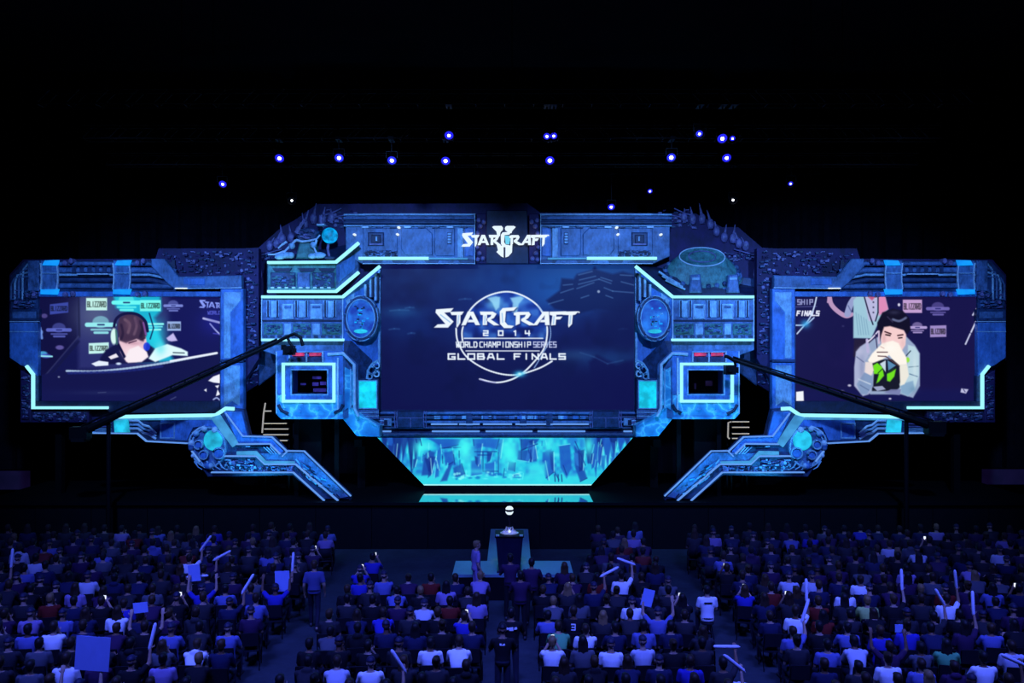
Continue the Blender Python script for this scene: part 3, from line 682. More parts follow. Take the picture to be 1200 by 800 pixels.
def wreck():
    d = 31.2
    t = thing('scenic_wreck', 'crouching wrecked machine with splayed legs on the left tower roof', 'stage prop', P(352, 305, d))
    m = MB(); m.plate([(346, 303), (351, 282), (367, 280), (373, 303)], d, .5, 'steel_green', inset=.05); m.plate([(347, 277), (352, 268), (366, 266), (374, 271), (370, 281), (350, 283)], d-.05, .5, 'steel_dark', inset=.05); m.greeble(349, 268, 370, 280, d-.05, 12, ['violet_light', 'steel_dark'], 50); m.build('hull', t)
    for path in ([(347, 281), (340, 288), (334, 294), (322, 298), (314, 298)], [(371, 281), (368, 290), (372, 299), (378, 300)], [(347, 281), (354, 283), (362, 282), (371, 280), (375, 275)], [(336, 283), (330, 287), (326, 291)]):
        m = MB(); m.pipe(path, 1.6, d-.12, 'edge_pale', seg=8, r2=.9); m.build('leg', t, True)
    m = MB()
    for x, y, a, b in ((335, 299, .28, .12), (328, 301, .2, .1), (341, 299, .13, .12), (374, 299, .26, .12), (366, 300, .16, .1), (342, 288, .12, .12), (367, 287, .12, .13)): m.ball(P(x, y, d-.1), (a, .15, b), 'steel_light', 12, 8)
    m.build('knuckle', t, True)
    m = MB(); m.plate([(345, 272), (356, 256), (358, 258), (349, 274)], d, .1, 'violet_light'); m.pipe([(358, 264), (355, 256), (354, 249)], 1, d, 'violet_light', seg=6, r2=.4); m.rect(371, 262, 380, 264, d-.1, .3, 'edge_pale', inset=.01); m.pipe([(376, 262), (376, 252)], 3, d+.2, 'violet_light', seg=8, r2=2); m.build('broken_mast', t)
    t = thing('glowing_orb', 'bright cyan orb hovering on a bracket beside the wrecked machine', 'lamp', P(387, 300, d))
    m = MB(); m.ball(P(386.5, 276, d-.2), .29, 'glow_orb', 20, 14); m.build('orb', t, True)
    m = MB(); m.pipe([(386, 302), (384, 292), (385, 284)], 1.6, d-.1, 'violet_light', seg=8); m.disc(386, 302, 6, 2, d-.2, .4, 'steel_dark', inset=.02); m.build('bracket', t, True)
wreck()
def dome():
    d = 31.3
    t = thing('scenic_turret', 'round dark turret with ringed top on the right tower roof', 'stage prop', P(822, 342, d))
    c = P(822, 327, d+.35); R = Matrix.Diagonal((1, .32, 1)) @ Matrix.Rotation(math.radians(26), 3, 'X')
    m = MB(); m.lathe(c, [(1.45, 0), (1.5, .08), (1.42, .2), (1.2, .5), (.86, .88), (.80, .92), (.76, .90)], 'steel_green', 40, R)
    for k in range(26):
        a = 2*PI*k/26; v = Vector((1.34*math.cos(a), 1.34*math.sin(a), .32)); m.ball(c+R @ v, (.10, .10, .10), 'steel_mid' if k % 2 else 'steel_dark', 8, 6)
    m.build('turret_body', t, True)
    def hoop(r, h, q, mat):
        m = MB(); m.tube([c+R @ Vector((r*math.cos(2*PI*k/40), r*math.sin(2*PI*k/40), h)) for k in range(41)], q, mat, 8); return m
    hoop(.84, .91, .022, 'edge_pale').build('top_ring', t, True); hoop(1.46, .18, .03, 'steel_mid').build('base_ring', t, True); hoop(.5, .92, .02, 'violet_light').build('hatch_ring', t, True)
    for x in (809, 853):
        m = MB(); m.plate([(x-1, 343), (x+1, 322), (x+12, 321), (x+14, 343)], d-.28, .3, 'steel_mid', inset=.04); m.rect(x+2, 325, x+11, 328, d-.30, .1, 'steel_light', inset=.01); m.build('buttress', t)
    for k in range(3):
        m = MB(); m.pipe([(772+k*4, 318+k*5), (784+k*4, 326+k*4), (797+k*3, 333+k*3)], 1.2, d-.2, 'steel_light', seg=6); m.build('cable', t, True)
    m = MB(); m.plate([(768, 316), (800, 341), (885, 341), (885, 326), (846, 322), (790, 308)], d+.75, .15, 'steel_dark', inset=.03); m.build('roof_slab', t)
dome()

def pipe_beam():
    d = 31.9
    t = thing('pipe_beam', 'long bundle of steel pipes with clamps spanning under the centre screen', 'stage set', P(595, 512, d))
    m = MB(); m.rect(443, 481, 747, 512.5, d, .3, 'navy', inset=.02); m.build('backing', t)
    for y, r, q in ((483.8, 1.9, 'steel_mid'), (489, 2.4, 'steel_dark'), (494.2, 1.6, 'steel_mid'), (501, 1.6, 'steel_dark'), (509, 3.0, 'steel_dark')):
        m = MB(); m.pipe([(444, y), (746, y)], r, d-.1, q, seg=12); m.build('pipe', t, True)
    for y, segs, w in ((497, ((505, 536), (538, 562), (566, 600), (604, 640), (645, 690)), 1.6), (505.4, ((448, 458), (506, 562), (569, 624), (630, 686), (731, 741)), 1.5)):
        for a, b in segs:
            m = MB(); m.strip([(a, y), (b, y)], w, d-.18, .12, 'line_pale'); m.build('light_tube', t)
    m = MB(); r = random.Random(7)
    for i in range(60):
        x = r.uniform(504, 690); m.rect(x, 487, x+r.uniform(2, 8), 491, d-r.uniform(.13, .2), .2, r.choice(['steel_light', 'steel_mid', 'steel_blue']), inset=.015)
    for x in (546, 609, 640): m.rect(x, 484, x+8, 500, d-.17, .2, 'steel_dark', inset=.03)
    m.build('valves', t)
    for x0 in (463, 692):
        m = MB(); m.rect(x0+2, 482, x0+34, 501, d-.2, .2, 'steel_dark', inset=.03); m.rect(x0+4, 489, x0+32, 490, d-.22, .1, 'violet_light')
        for x in (x0, x0+2.5, x0+34, x0+36.5): m.strip([(x, 481.5), (x-.8, 490), (x, 501)], 1., d-.24, .2, 'violet_light')
        m.rect(x0+17.5, 489, x0+18.5, 501, d-.22, .1, 'violet_light'); m.build('clamp', t)
    for mir in (False, True):
        m = MB(); m.rect(446, 490, 459, 499, d-.2, .2, 'steel_light', mir, .03); m.rect(448, 492, 454, 498, d-.23, .1, 'navy', mir, .02)
        for k in range(4): m.pipe([(420, 488+k*3.2), (436, 489+k*2.6), (450, 491+k*2.2)], 1., d-.35, 'steel_light' if k % 2 else 'violet_light', mir, 8)
        m.build('end_coupling', t, True)
pipe_beam()

def stairs(mir):
    t = thing('stair_unit', 'dark backstage steps with added glowing nosings beside the %s booth' % SIDE(mir), 'stairs', (P(875 if mir else 320, 0, 32.6).x, 32.6, ZD), 'backstage steps')
    d0 = 32.2
    rows = [(858, 878, y) for y in (493.5, 500, 507.5, 513)] if mir else [(309.5, 336, 495.5), (309.5, 338, 502), (308.5, 338, 508.7), (312, 337, 515.5)]
    x0 = min(r[0] for r in rows); x1 = max(r[1] for r in rows); n = len(rows); zs = []
    for k, (a, b, y) in enumerate(rows):
        d = d0+.27*(n-1-k); p, q = P(a, y, d), P(b, y, d); zs.append(p.z)
        m = MB(); m.box((p.x, d, p.z-.035), (q.x, d+.28, p.z), 'tread_metal'); tr = m.build('tread', t)
        m = MB(); m.box((p.x, d-.012, p.z-.035), (q.x, d, p.z+.0), 'nosing_glow'); m.build('nosing', tr)  # glowing strip added so the tread edge shows as a bright line
    p, q = P(x0, 0, d0), P(x1, 0, d0); z = zs[-1]; k = 1
    while z-.2*k > ZD+.02:
        m = MB(); m.box((p.x, d0-.27*k, z-.2*k-.03), (q.x, d0-.27*k+.28, z-.2*k), 'black_metal'); m.build('tread', t); k += 1
        if k > 5: break
    m = MB()
    for x in (p.x, q.x-.06): m.box((x, d0+.2, ZD), (x+.06, d0+.3, z-.04), 'black_metal'); m.box((x, d0+.85, ZD), (x+.06, d0+.95, zs[0]-.04), 'black_metal')
    m.build('stringer', t)
    m = MB()
    if mir: m.pipe([(857, 494), (853.5, 495), (853, 512), (855, 514)], .9, d0-.05, 'rail_glow', seg=8)
    else: m.pipe([(311, 472), (309, 484), (307.3, 507)], .9, d0-.05, 'rail_glow', seg=8); m.pipe([(309, 481.6), (318, 481.4)], .8, d0-.05, 'rail_glow', seg=8)
    m.build('handrail', t, True)
glow('rail_glow', (.62, .60, .55), .55)  # emission stands in for light falling on the steel handrail
for mir in (False, True): stairs(mir)

def jib(mir):
    s = SIDE(mir)
    d0, d1 = 29.2, 29.5
    tail = P(1092, 499, d0) if mir else P(98, 505, d0)
    tip = P(858, 421, d1) if mir else P(326, 400, d1)
    t = thing('camera_crane', f'long black camera crane boom crossing in front of the {s} screen', 'camera crane', (tail.x, tail.y, 0), 'camera cranes')
    dirv = (tip-tail); mid = tail+dirv*.18
    m = MB(); m.tube([tail, tail+dirv*.06, mid, tip], .16, 'black_metal', 8, .07)
    nrm = Vector((-dirv.z, 0, dirv.x)).normalized()*(.16 if not mir else .16)
    if nrm.z < 0: nrm = -nrm
    m.tube([tail+nrm*1.2, mid+nrm*1.1, tip+nrm*.6], .03, 'black_metal', 6)
    for k in range(14):
        a = tail+dirv*(k/14); m.tube([a, a+dirv*.035+nrm*(1.2-.6*k/14)], .016, 'black_metal', 5)
    m.build('boom', t, True)
    piv = tail+dirv*.12
    m = MB(); m.tube([(piv.x, piv.y+.1, .3), (piv.x, piv.y+.1, piv.z-.05)], .09, 'black_metal', 12, .07); m.build('column', t, True)
    m = MB()
    for k in range(3):
        a = 2*PI*k/3+.5; m.tube([(piv.x, piv.y+.1, .8), (piv.x+.6*math.cos(a), piv.y+.1+.5*math.sin(a), .04)], .035, 'black_metal', 8)
    m.build('tripod_base', t, True)
    m = MB(); c = tail-dirv*.015; m.box(c+Vector((-.3, -.2, -.22)), c+Vector((.3, .2, .2)), 'black_metal'); m.box(c+Vector((-.22, -.24, -.3)), c+Vector((.22, .24, -.18)), 'black_paint'); m.build('counterweight', t)
    # remote head and camera
    if not mir:
        m = MB(); m.tube([tip, P(335, 395, d1), P(345, 391, d1), P(352, 395, d1), P(355, 405, d1)], .06, 'black_metal', 8); m.tube([P(336, 394, d1), P(340, 402, d1), P(343, 406, d1)], .05, 'black_metal', 8); m.build('remote_head', t, True)
        m = MB(); m.rect(331, 405, 343, 416, d1-.1, .4, 'black_metal', inset=.02); m.rect(329, 404, 333, 410, d1-.05, .3, 'black_paint', inset=.02); m.rect(341, 408, 345, 413, d1-.2, .3, 'black_paint', inset=.02); m.disc(337, 411, 3, 3, d1-.22, .15, 'black_paint', inset=.02); m.build('camera', t)
    else:
        m = MB(); m.tube([tip, P(853, 418, d1), P(849, 417, d1)], .06, 'black_metal', 8); m.tube([P(860, 420, d1), P(862, 428, d1), P(858, 436, d1)], .05, 'black_metal', 8); m.build('remote_head', t, True)
        m = MB(); m.rect(851, 428, 863, 439, d1-.1, .4, 'black_metal', inset=.02); m.rect(862, 430, 866, 437, d1-.05, .3, 'black_paint', inset=.02); m.disc(856, 433, 3, 3, d1-.22, .15, 'black_paint', inset=.02); m.build('camera', t)
for mir in (False, True): jib(mir)

# ------------------------------------------------------------------ lamps on the trusses
def trusses():
    def truss(d, z, x0, x1, label):
        t = thing('lighting_truss', label, 'truss', (0, d, z), 'ceiling trusses')
        m = MB()
        for dy in (-.2, .2):
            for dz in (0, .4): m.tube([(x0, d+dy, z+dz), (x1, d+dy, z+dz)], .028, 'black_metal', 6)
        m.build('chord', t)
        m = MB(); n = int((x1-x0)/.8)
        for i in range(n):
            x = x0+i*.8
            for dy in (-.2, .2): m.tube([(x, d+dy, z), (x+.4, d+dy, z+.4), (x+.8, d+dy, z)], .014, 'black_metal', 5)
            m.tube([(x, d-.2, z), (x, d+.2, z)], .014, 'black_metal', 5)
        m.build('lacing', t)
        m = MB()
        for x in (x0*.7, 0, x1*.7): m.tube([(x, d, z+.4), (x, d, 18.0)], .012, 'black_metal', 5)
        m.build('hanging_cable', t)
    truss(23.5, 13.9, -13, 13, 'black lattice truss carrying the topmost row of small lamps')
    truss(26.0, 13.55, -13, 13, 'black lattice truss carrying the long row of blue lamps')
    truss(29.6, 13.5, -14, 14, 'black lattice truss carrying the outermost lamps before the set')
    truss(33.4, 13.9, -12, 12, 'black lattice truss with two lamps just above the set')
    L = [(327, 183.5, 26, 13.55, 'first blue lamp from the left in the long row', 1), (397, 183, 26, 13.55, 'second blue lamp from the left in the long row', 1), (459, 186, 26, 13.55, 'third blue lamp from the left in the long row', 1), (522, 186.5, 26, 13.55, 'fourth blue lamp from the left in the long row', 1),
         (644.5, 186, 26, 13.55, 'blue lamp in the long row, alone above the lit title', 1.1), (787, 182.5, 26, 13.55, 'second blue lamp from the right in the long row', 1.1), (852, 183, 26, 13.55, 'rightmost blue lamp in the long row', .9),
         (526, 156.5, 23.5, 13.9, 'small lamp high above the fourth blue lamp', .7), (641, 157.5, 23.5, 13.9, 'left one of two small lamps high above the title', .5), (649, 157, 23.5, 13.9, 'right one of two small lamps high above the title', .5), (820, 154.5, 23.5, 13.9, 'small lamp at the very top above the right tower', .5),
         (847, 160, 23.5, 13.9, 'bright small lamp above the rightmost blue lamp', .9), (859, 160, 23.5, 13.9, 'faint small lamp beside the bright one at top right', .35),
         (260.5, 214, 29.6, 13.5, 'small blue lamp out alone above the left screen', .75), (927, 213.5, 29.6, 13.5, 'faint blue lamp out alone above the right screen', .4), (341.5, 233.3, 29.6, 13.5, 'tiny white lamp above the left tower', .55), (859.5, 232.8, 29.6, 13.5, 'tiny white lamp above the right tower', .55),
         (716.5, 241, 33.4, 13.9, 'bright blue lamp just over the right header panel', .95), (762, 222.5, 33.4, 13.9, 'small blue lamp above the right header panel end', .5)]
    for px, py, d, zt, lab, k in L:
        c = P(px, py, d); white = lab.startswith('tiny')
        t = thing('stage_lamp', lab, 'lamp', (c.x, d, zt), 'lamps on the ceiling trusses')
        m = MB(); m.tube([(c.x, d-.0, zt+.05), (c.x, d, c.z+.22)], .02, 'black_metal', 6); m.box((c.x-.08, d-.24, zt-.04), (c.x+.08, d+.24, zt+.06), 'black_metal'); m.build('hanger', t)
        m = MB(); m.tube([(c.x-.17, d, c.z+.02), (c.x-.17, d, c.z+.22), (c.x+.17, d, c.z+.22), (c.x+.17, d, c.z+.02)], .018, 'black_metal', 6); m.build('yoke', t)
        M = Matrix.Rotation(math.radians(90+38), 3, 'X')
        c2 = Vector((c.x, d+.10, c.z))
        m = MB(); m.lathe(c2, [(.08, -.22), (.13, -.18), (.13, .0), (.155, .08), (.15, .1), (.14, .06), (.02, .055)], 'black_metal', 20, M); m.build('lamp_head', t, True)
        m = MB(); m.lathe(c2, [(.048*k+.012, .06), (.042*k+.01, .085), (.02*k, .10)], 'lamp_white', 16, M); m.build('lens', t, True)
        if not white:
            m = MB(); m.lathe(c2, [(.135*min(1,k+.2), .055), (.13*min(1,k+.2), .07), (.05*k, .075)], 'halo_blue', 20, M); m.build('halo_ring', t, True)  # lamp halo modelled as a glowing ring
trusses()
# ------------------------------------------------------------------ the video screens
class Canvas:
    """what a video wall shows: a raster of its pixels, laid out in the photo's coordinates"""
    def __init__(s, x0, y0, x1, y1, k, base):
        s.x0, s.y0, s.x1, s.y1, s.k = x0, y0, x1, y1, k
        s.w = int((x1-x0)*k)+1; s.h = int((y1-y0)*k)+1
        s.X, s.Y = np.meshgrid(np.linspace(x0, x1, s.w), np.linspace(y0, y1, s.h))
        s.C = np.empty((s.h, s.w, 3)); s.C[:] = base
    def mix(s, M, col, a=1.):
        M = np.clip(M*a, 0, 1)[..., None]; s.C = s.C*(1-M)+np.array(col, float)*M
    def win(s, x0, y0, x1, y1, pad=6):
        i0 = max(0, int((x0-s.x0-pad)*s.k)); i1 = min(s.w, int((x1-s.x0+pad)*s.k)+2)
        j0 = max(0, int((y0-s.y0-pad)*s.k)); j1 = min(s.h, int((y1-s.y0+pad)*s.k)+2)
        return (slice(j0, max(j0, j1)), slice(i0, max(i0, i1)))
    def sub(s, sl, M, col, a):
        M = np.clip(M*a, 0, 1)[..., None]; s.C[sl] = s.C[sl]*(1-M)+np.array(col, float)*M
    def glow(s, x, y, rx, ry, col, a=1., p=1.):
        r2 = ((s.X-x)/rx)**2+((s.Y-y)/ry)**2; s.mix(np.exp(-r2*1.6*p), col, a)
    def poly(s, pts, col, a=1., soft=.5):
        xs = [p[0] for p in pts]; ys = [p[1] for p in pts]; sl = s.win(min(xs), min(ys), max(xs), max(ys), 3+soft*2)
        X, Y = s.X[sl], s.Y[sl]
        if X.size == 0: return
        ins = np.zeros(X.shape, bool); dist = np.full(X.shape, 1e9)
        n = len(pts)
        for i in range(n):
            (ax, ay), (bx, by) = pts[i], pts[(i+1) % n]
            c = ((ay > Y) != (by > Y))
            with np.errstate(divide='ignore', invalid='ignore'):
                xi = (bx-ax)*(Y-ay)/((by-ay) if by != ay else 1e-9)+ax
            ins ^= c & (X < xi)
            dx, dy = bx-ax, by-ay; t = np.clip(((X-ax)*dx+(Y-ay)*dy)/max(1e-9, dx*dx+dy*dy), 0, 1)
            dist = np.minimum(dist, np.hypot(X-ax-t*dx, Y-ay-t*dy))
        sd = np.where(ins, dist, -dist)
        s.sub(sl, np.clip(sd/(2*soft)+.5, 0, 1), col, a)
    def line(s, pts, w, col, a=1., soft=.45, w2=None):
        for i in range(len(pts)-1):
            (ax, ay), (bx, by) = pts[i], pts[i+1]
            sl = s.win(min(ax, bx), min(ay, by), max(ax, bx), max(ay, by), w+3); X, Y = s.X[sl], s.Y[sl]
            if X.size == 0: continue
            dx, dy = bx-ax, by-ay; t = np.clip(((X-ax)*dx+(Y-ay)*dy)/max(1e-9, dx*dx+dy*dy), 0, 1)
            ww = w/2
            s.sub(sl, np.clip((ww-np.hypot(X-ax-t*dx, Y-ay-t*dy))/(2*soft)+.5, 0, 1), col, a)
    def curve(s, pts, w, col, a=1., n=10, **kw):
        out = []; m = len(pts)
        for i in range(m-1):
            p0 = np.array(pts[max(i-1, 0)], float); p1 = np.array(pts[i], float); p2 = np.array(pts[i+1], float); p3 = np.array(pts[min(i+2, m-1)], float)
            for k in range(n):
                t = k/n; out.append(tuple(.5*(2*p1+(p2-p0)*t+(2*p0-5*p1+4*p2-p3)*t*t+(3*p1-p0-3*p2+p3)*t**3)))
        out.append(tuple(pts[-1])); s.line(out, w, col, a, **kw)
    def ell(s, x, y, rx, ry, col, a=1., soft=.6):
        sl = s.win(x-rx, y-ry, x+rx, y+ry); X, Y = s.X[sl], s.Y[sl]
        if X.size == 0: return
        r = np.hypot((X-x)/rx, (Y-y)/ry); s.sub(sl, np.clip((1-r)*min(rx, ry)/(2*soft)+.5, 0, 1), col, a)
    def text(s, txt, x, y, w, h, col, lw=1., a=1., slant=0.):
        n = len(txt); cw = w/n
        for i, ch in enumerate(txt):
            for st in FONT.get(ch, ()):
                s.line([(x+cw*(i+.17+.66*px/4)+slant*(6-py)/6, y+h*py/6) for px, py in st], lw, col, a, soft=.35)
    def noise(s, amt, sc, seed, a=1.):
        r = np.random.default_rng(seed); g = r.random((int((s.y1-s.y0)/sc)+3, int((s.x1-s.x0)/sc)+3))
        u = (s.X-s.x0)/sc; v = (s.Y-s.y0)/sc; i = u.astype(int); j = v.astype(int); fu = u-i; fv = v-j
        fu = fu*fu*(3-2*fu); fv = fv*fv*(3-2*fv)
        return (g[j, i]*(1-fu)+g[j, i+1]*fu)*(1-fv)+(g[j+1, i]*(1-fu)+g[j+1, i+1]*fu)*fv
    def build(s, name, parent, d, edges=None):
        p = np.pad(s.C, ((1, 1), (1, 1), (0, 0)), 'edge'); b = sum(p[j:j+s.h, i:i+s.w]*(1+(i == 1))*(1+(j == 1)) for i in range(3) for j in range(3))/16
        s.C = s.C*.45+b*.55
        c = np.clip(s.C/255, 0, 1.2); lin = np.where(c <= .04045, c/12.92, ((c+.055)/1.055)**2.4)
        X = s.X
        if edges: X = np.clip(s.X, edges[0](s.Y), edges[1](s.Y))
        wl = world_loc(parent)
        co = np.stack([(X-600)*d/F-wl.x, np.full(X.shape, d-wl.y), CAMZ-(s.Y-400)*d/F-wl.z], -1).reshape(-1, 3)
        idx = np.arange(s.w*s.h).reshape(s.h, s.w)
        q = np.stack([idx[:-1, :-1], idx[1:, :-1], idx[1:, 1:], idx[:-1, 1:]], -1).reshape(-1, 4)
        if edges:
            W = X[:, 1:]-X[:, :-1]; q = q[((W[:-1]+W[1:]) > 1e-6).reshape(-1)]
        me = bpy.data.meshes.new(name)
        me.vertices.add(len(co)); me.vertices.foreach_set('co', co.ravel().astype(np.float32))
        me.loops.add(q.size); me.loops.foreach_set('vertex_index', q.ravel().astype(np.int32))
        me.polygons.add(len(q)); me.polygons.foreach_set('loop_start', np.arange(0, q.size, 4, dtype=np.int32))
        me.update(calc_edges=True)
        at = me.color_attributes.new('Col', 'FLOAT_COLOR', 'POINT')
        at.data.foreach_set('color', np.concatenate([lin.reshape(-1, 3), np.ones((len(co), 1))], 1).ravel().astype(np.float32))
        me.materials.append(MATS['picture'])
        o = bpy.data.objects.new(name, me); COL.objects.link(o); o.parent = parent
        return o
FONT = {'T': [[(0, 0), (4, 0)], [(2, 0), (2, 6)]], 'A': [[(0, 6), (1.2, 0), (2.8, 0), (4, 6)], [(.7, 4), (3.3, 4)]], 'B': [[(0, 0), (3.4, 0), (3.6, 2.8), (0, 3)], [(3.2, 3), (4, 4.2), (3.6, 6), (0, 6), (0, 0)]], 'C': [[(4, 0), (.6, 0), (0, 1), (0, 5), (.6, 6), (4, 6)]], 'D': [[(0, 0), (3, 0), (4, 1.5), (4, 4.5), (3, 6), (0, 6), (0, 0)]],
        'E': [[(4, 0), (0, 0), (0, 6), (4, 6)], [(0, 3), (3.2, 3)]], 'F': [[(4, 0), (0, 0), (0, 6)], [(0, 3), (3.2, 3)]], 'G': [[(4, 0), (0, 0), (0, 6), (4, 6), (4, 3.4), (2.2, 3.4)]], 'H': [[(0, 0), (0, 6)], [(4, 0), (4, 6)], [(0, 3), (4, 3)]], 'I': [[(2, 0), (2, 6)]],
        'L': [[(0, 0), (0, 6), (4, 6)]], 'M': [[(0, 6), (0, 0), (2, 3.4), (4, 0), (4, 6)]], 'N': [[(0, 6), (0, 0), (4, 6), (4, 0)]], 'O': [[(0, 0), (4, 0), (4, 6), (0, 6), (0, 0)]], 'P': [[(0, 6), (0, 0), (4, 0), (4, 3.2), (0, 3.2)]],
        'R': [[(0, 6), (0, 0), (4, 0), (4, 3), (0, 3)], [(1.6, 3), (4, 6)]], 'S': [[(4, 0), (0, 0), (0, 3), (4, 3), (4, 6), (0, 6)]], 'W': [[(0, 0), (.8, 6), (2, 2.6), (3.2, 6), (4, 0)]], 'Z': [[(0, 0), (4, 0), (0, 6), (4, 6)]],
        '0': [[(0, 0), (4, 0), (4, 6), (0, 6), (0, 0)]], '1': [[(1, .8), (2.3, 0), (2.3, 6)]], '2': [[(0, 0), (4, 0), (4, 3), (0, 3), (0, 6), (4, 6)]], '4': [[(0, 0), (0, 3.4), (4, 3.4)], [(3.4, 0), (3.4, 6)]], '3': [[(0, 0), (4, 0), (4, 6), (0, 6)], [(1, 3), (4, 3)]]}
def screen_thing(label, x0, y0, x1, y1, d, base_y):
    t = thing('video_screen', label, 'screen', P((x0+x1)/2, base_y, d), 'video screens of the set')
    m = MB(); m.rect(x0-.4, y0-.4, x1+.4, y1+.4, d+.02, .12, 'black_metal', inset=.0); m.build('cabinet', t)
    return t

def centre_screen():
    d = 31.95
    t = screen_thing('large centre screen showing the white game title over a dark blue sky', 446, 309.5, 743.5, 480, d, 480)
    c = Canvas(446, 309.5, 743.5, 480, 2.2, (15, 19, 76))
    c.glow(690, 325, 150, 38, (26, 84, 165), .75); c.glow(655, 345, 60, 30, (30, 100, 190), .7); c.glow(595, 330, 90, 30, (20, 60, 140), .45)
    c.glow(472, 366, 26, 9, (40, 110, 170), .6); c.glow(480, 380, 60, 25, (16, 40, 110), .6); c.glow(600, 372, 90, 40, (24, 52, 150), .45)
    c.glow(715, 420, 60, 16, (26, 66, 130), .6); c.glow(672, 416, 26, 8, (50, 100, 160), .4)
    n = c.noise(1, 22, 4)*.6+c.noise(1, 9, 5)*.4; c.mix((n-.5)*1.4*np.clip((430-c.Y)/90, 0, 1), (30, 80, 150), .35); c.mix((.45-n)*1.6, (8, 10, 50), .6); c.mix(np.clip((c.Y-425)/60, 0, 1), (14, 16, 72), .6)
    for x, y, w in ((468, 363, 22), (480, 360, 10), (545, 350, 14), (462, 385, 12), (482, 390, 8), (730, 385, 10)): c.line([(x-w/2, y+1), (x, y), (x+w/2, y+.4)], 1.4, (70, 130, 190), .35, soft=.9)
    # ship and cliffs
    c.poly([(640, 352), (656, 340), (658, 326), (672, 327), (676, 321), (694, 316), (697, 312), (700, 316), (718, 321), (730, 318), (744, 322), (744, 362), (730, 366), (700, 362), (676, 368), (650, 362)], (14, 26, 84), .92, 1.6)
    c.poly([(705, 366), (744, 350), (744, 400), (700, 400)], (14, 22, 80), .7, 5)
    for p in ([(678, 322), (694, 318)], [(679, 328), (698, 323.5)], [(678, 333), (702, 327), (716, 332)], [(676, 338), (696, 331)], [(704, 325), (717, 329)], [(681, 349), (690, 346)], [(708, 337), (718, 341), (744, 343)], [(710, 346), (718, 349)], [(727, 322), (743, 323)], [(728, 330), (743, 334)], [(643, 356), (660, 351)], [(660, 334), (671, 333)], [(657, 343), (672, 338)]): c.line(p, 1.1, (100, 150, 205), .55, soft=.7)
    c.ell(701.5, 341.5, 1.6, 1.6, (170, 190, 220), .8)
    c.poly([(690, 424), (700, 416), (708, 420), (722, 427), (744, 421), (744, 480), (690, 480), (694, 450)], (15, 17, 76), .8, 2.5); c.line([(680, 413), (696, 418), (712, 426), (730, 422)], 1.2, (50, 90, 150), .5, soft=1)
    # planet behind the title
    sl = np.hypot((c.X-592)/49, (c.Y-389)/47.5) < 1; up = np.clip((405-c.Y)/50, 0, 1)
    c.mix(sl*np.clip(up*1.6, 0, .9), (26, 60, 165)); 
    m = sl & (c.Y < 397); n = c.noise(1, 7, 8); c.mix(m*np.clip((n-.45)*3, 0, 1), (70, 135, 225), .6); c.mix(m*np.clip((.42-n)*4, 0, 1), (12, 22, 90), .8)
    c.glow(580, 356, 12, 9, (120, 210, 250), .7); c.glow(607, 354, 9, 7, (90, 170, 245), .6)
    for q in ([(571, 349), (581, 347), (586, 348), (585, 360), (581, 364), (577, 355)], [(598, 349), (610, 347), (614, 349), (608, 356), (606, 366), (600, 366), (601, 355)]): c.poly(q, (160, 225, 250), .75, 1)
    W = (235, 246, 255)
    c.curve([(542, 399), (542, 385), (551, 363), (569, 348), (592, 341.7), (612, 346), (630, 358), (639, 374), (641.3, 390), (637, 409), (623, 427), (611, 438), (598, 445), (581, 448), (562, 444)], 1.7, W)
    c.curve([(534.5, 384.5), (536.5, 400), (548, 419), (573, 434), (602, 439.3), (630, 432), (647, 423)], 1.7, W)
    c.curve([(630, 358), (642, 374), (645, 395), (635, 416), (626, 431)], 1.0, (150, 190, 240), .8); c.curve([(562, 444), (570, 447), (581, 448)], 1.0, (120, 120, 200), .4)
    c.glow(609, 438, 8, 4.5, (60, 200, 245), .95); c.glow(609, 438, 3, 2, (220, 255, 255), .9)
    fx = lambda x: 490+x/5.714; fy = lambda y: 325+y/5.714
    for key, g in GL.items():
        for poly in g:
            q = [(fx(x), fy(y)) for x, y in poly]; c.poly([(x+.8, y+1) for x, y in q], (10, 14, 70), .8, 1.2); c.poly(q, (238, 248, 255), 1, .4)
    for key, (a, b) in {'S': ((150, 250), (215, 300)), 'T': ((272, 255), (266, 310)), 'C': ((562, 240), (566, 300)), 'R': ((448, 258), (446, 308)), 'T2': ((1022, 256), (1016, 310)), 'F': ((910, 262), (906, 310))}.items(): c.line([(fx(a[0]), fy(a[1])), (fx(b[0]), fy(b[1]))], 1.2, (110, 165, 220), .7)
    for ch, x in (('2', 565.5), ('0', 583), ('1', 600), ('4', 614.5)): c.text(ch, x, 387.6, 7.5, 5.2, W, 1.7)
    c.line([(544, 396.3), (636, 396.3)], 1.3, W); c.line([(546, 411), (632, 411)], 1.2, W)
    c.text('WORLD', 533.8, 400.6, 26, 6, W, 1.35); c.text('CHAMPIONSHIP', 561.5, 400.6, 61, 6, W, 1.25); c.text('SERIES', 624.5, 400.6, 28, 6, (190, 200, 235), 1.25)
    c.text('GLOBAL', 523.5, 414.6, 69, 6, W, 1.9); c.text('FINALS', 601, 414.6, 63, 6, W, 1.9)
    c.build('picture', t, d)
    m = MB(); m.strip([(445.6, 309.2), (743.9, 309.2), (743.9, 480.4), (445.6, 480.4)], .7, d-.02, .1, 'steel_dark', closed=True); m.build('bezel', t)
centre_screen()

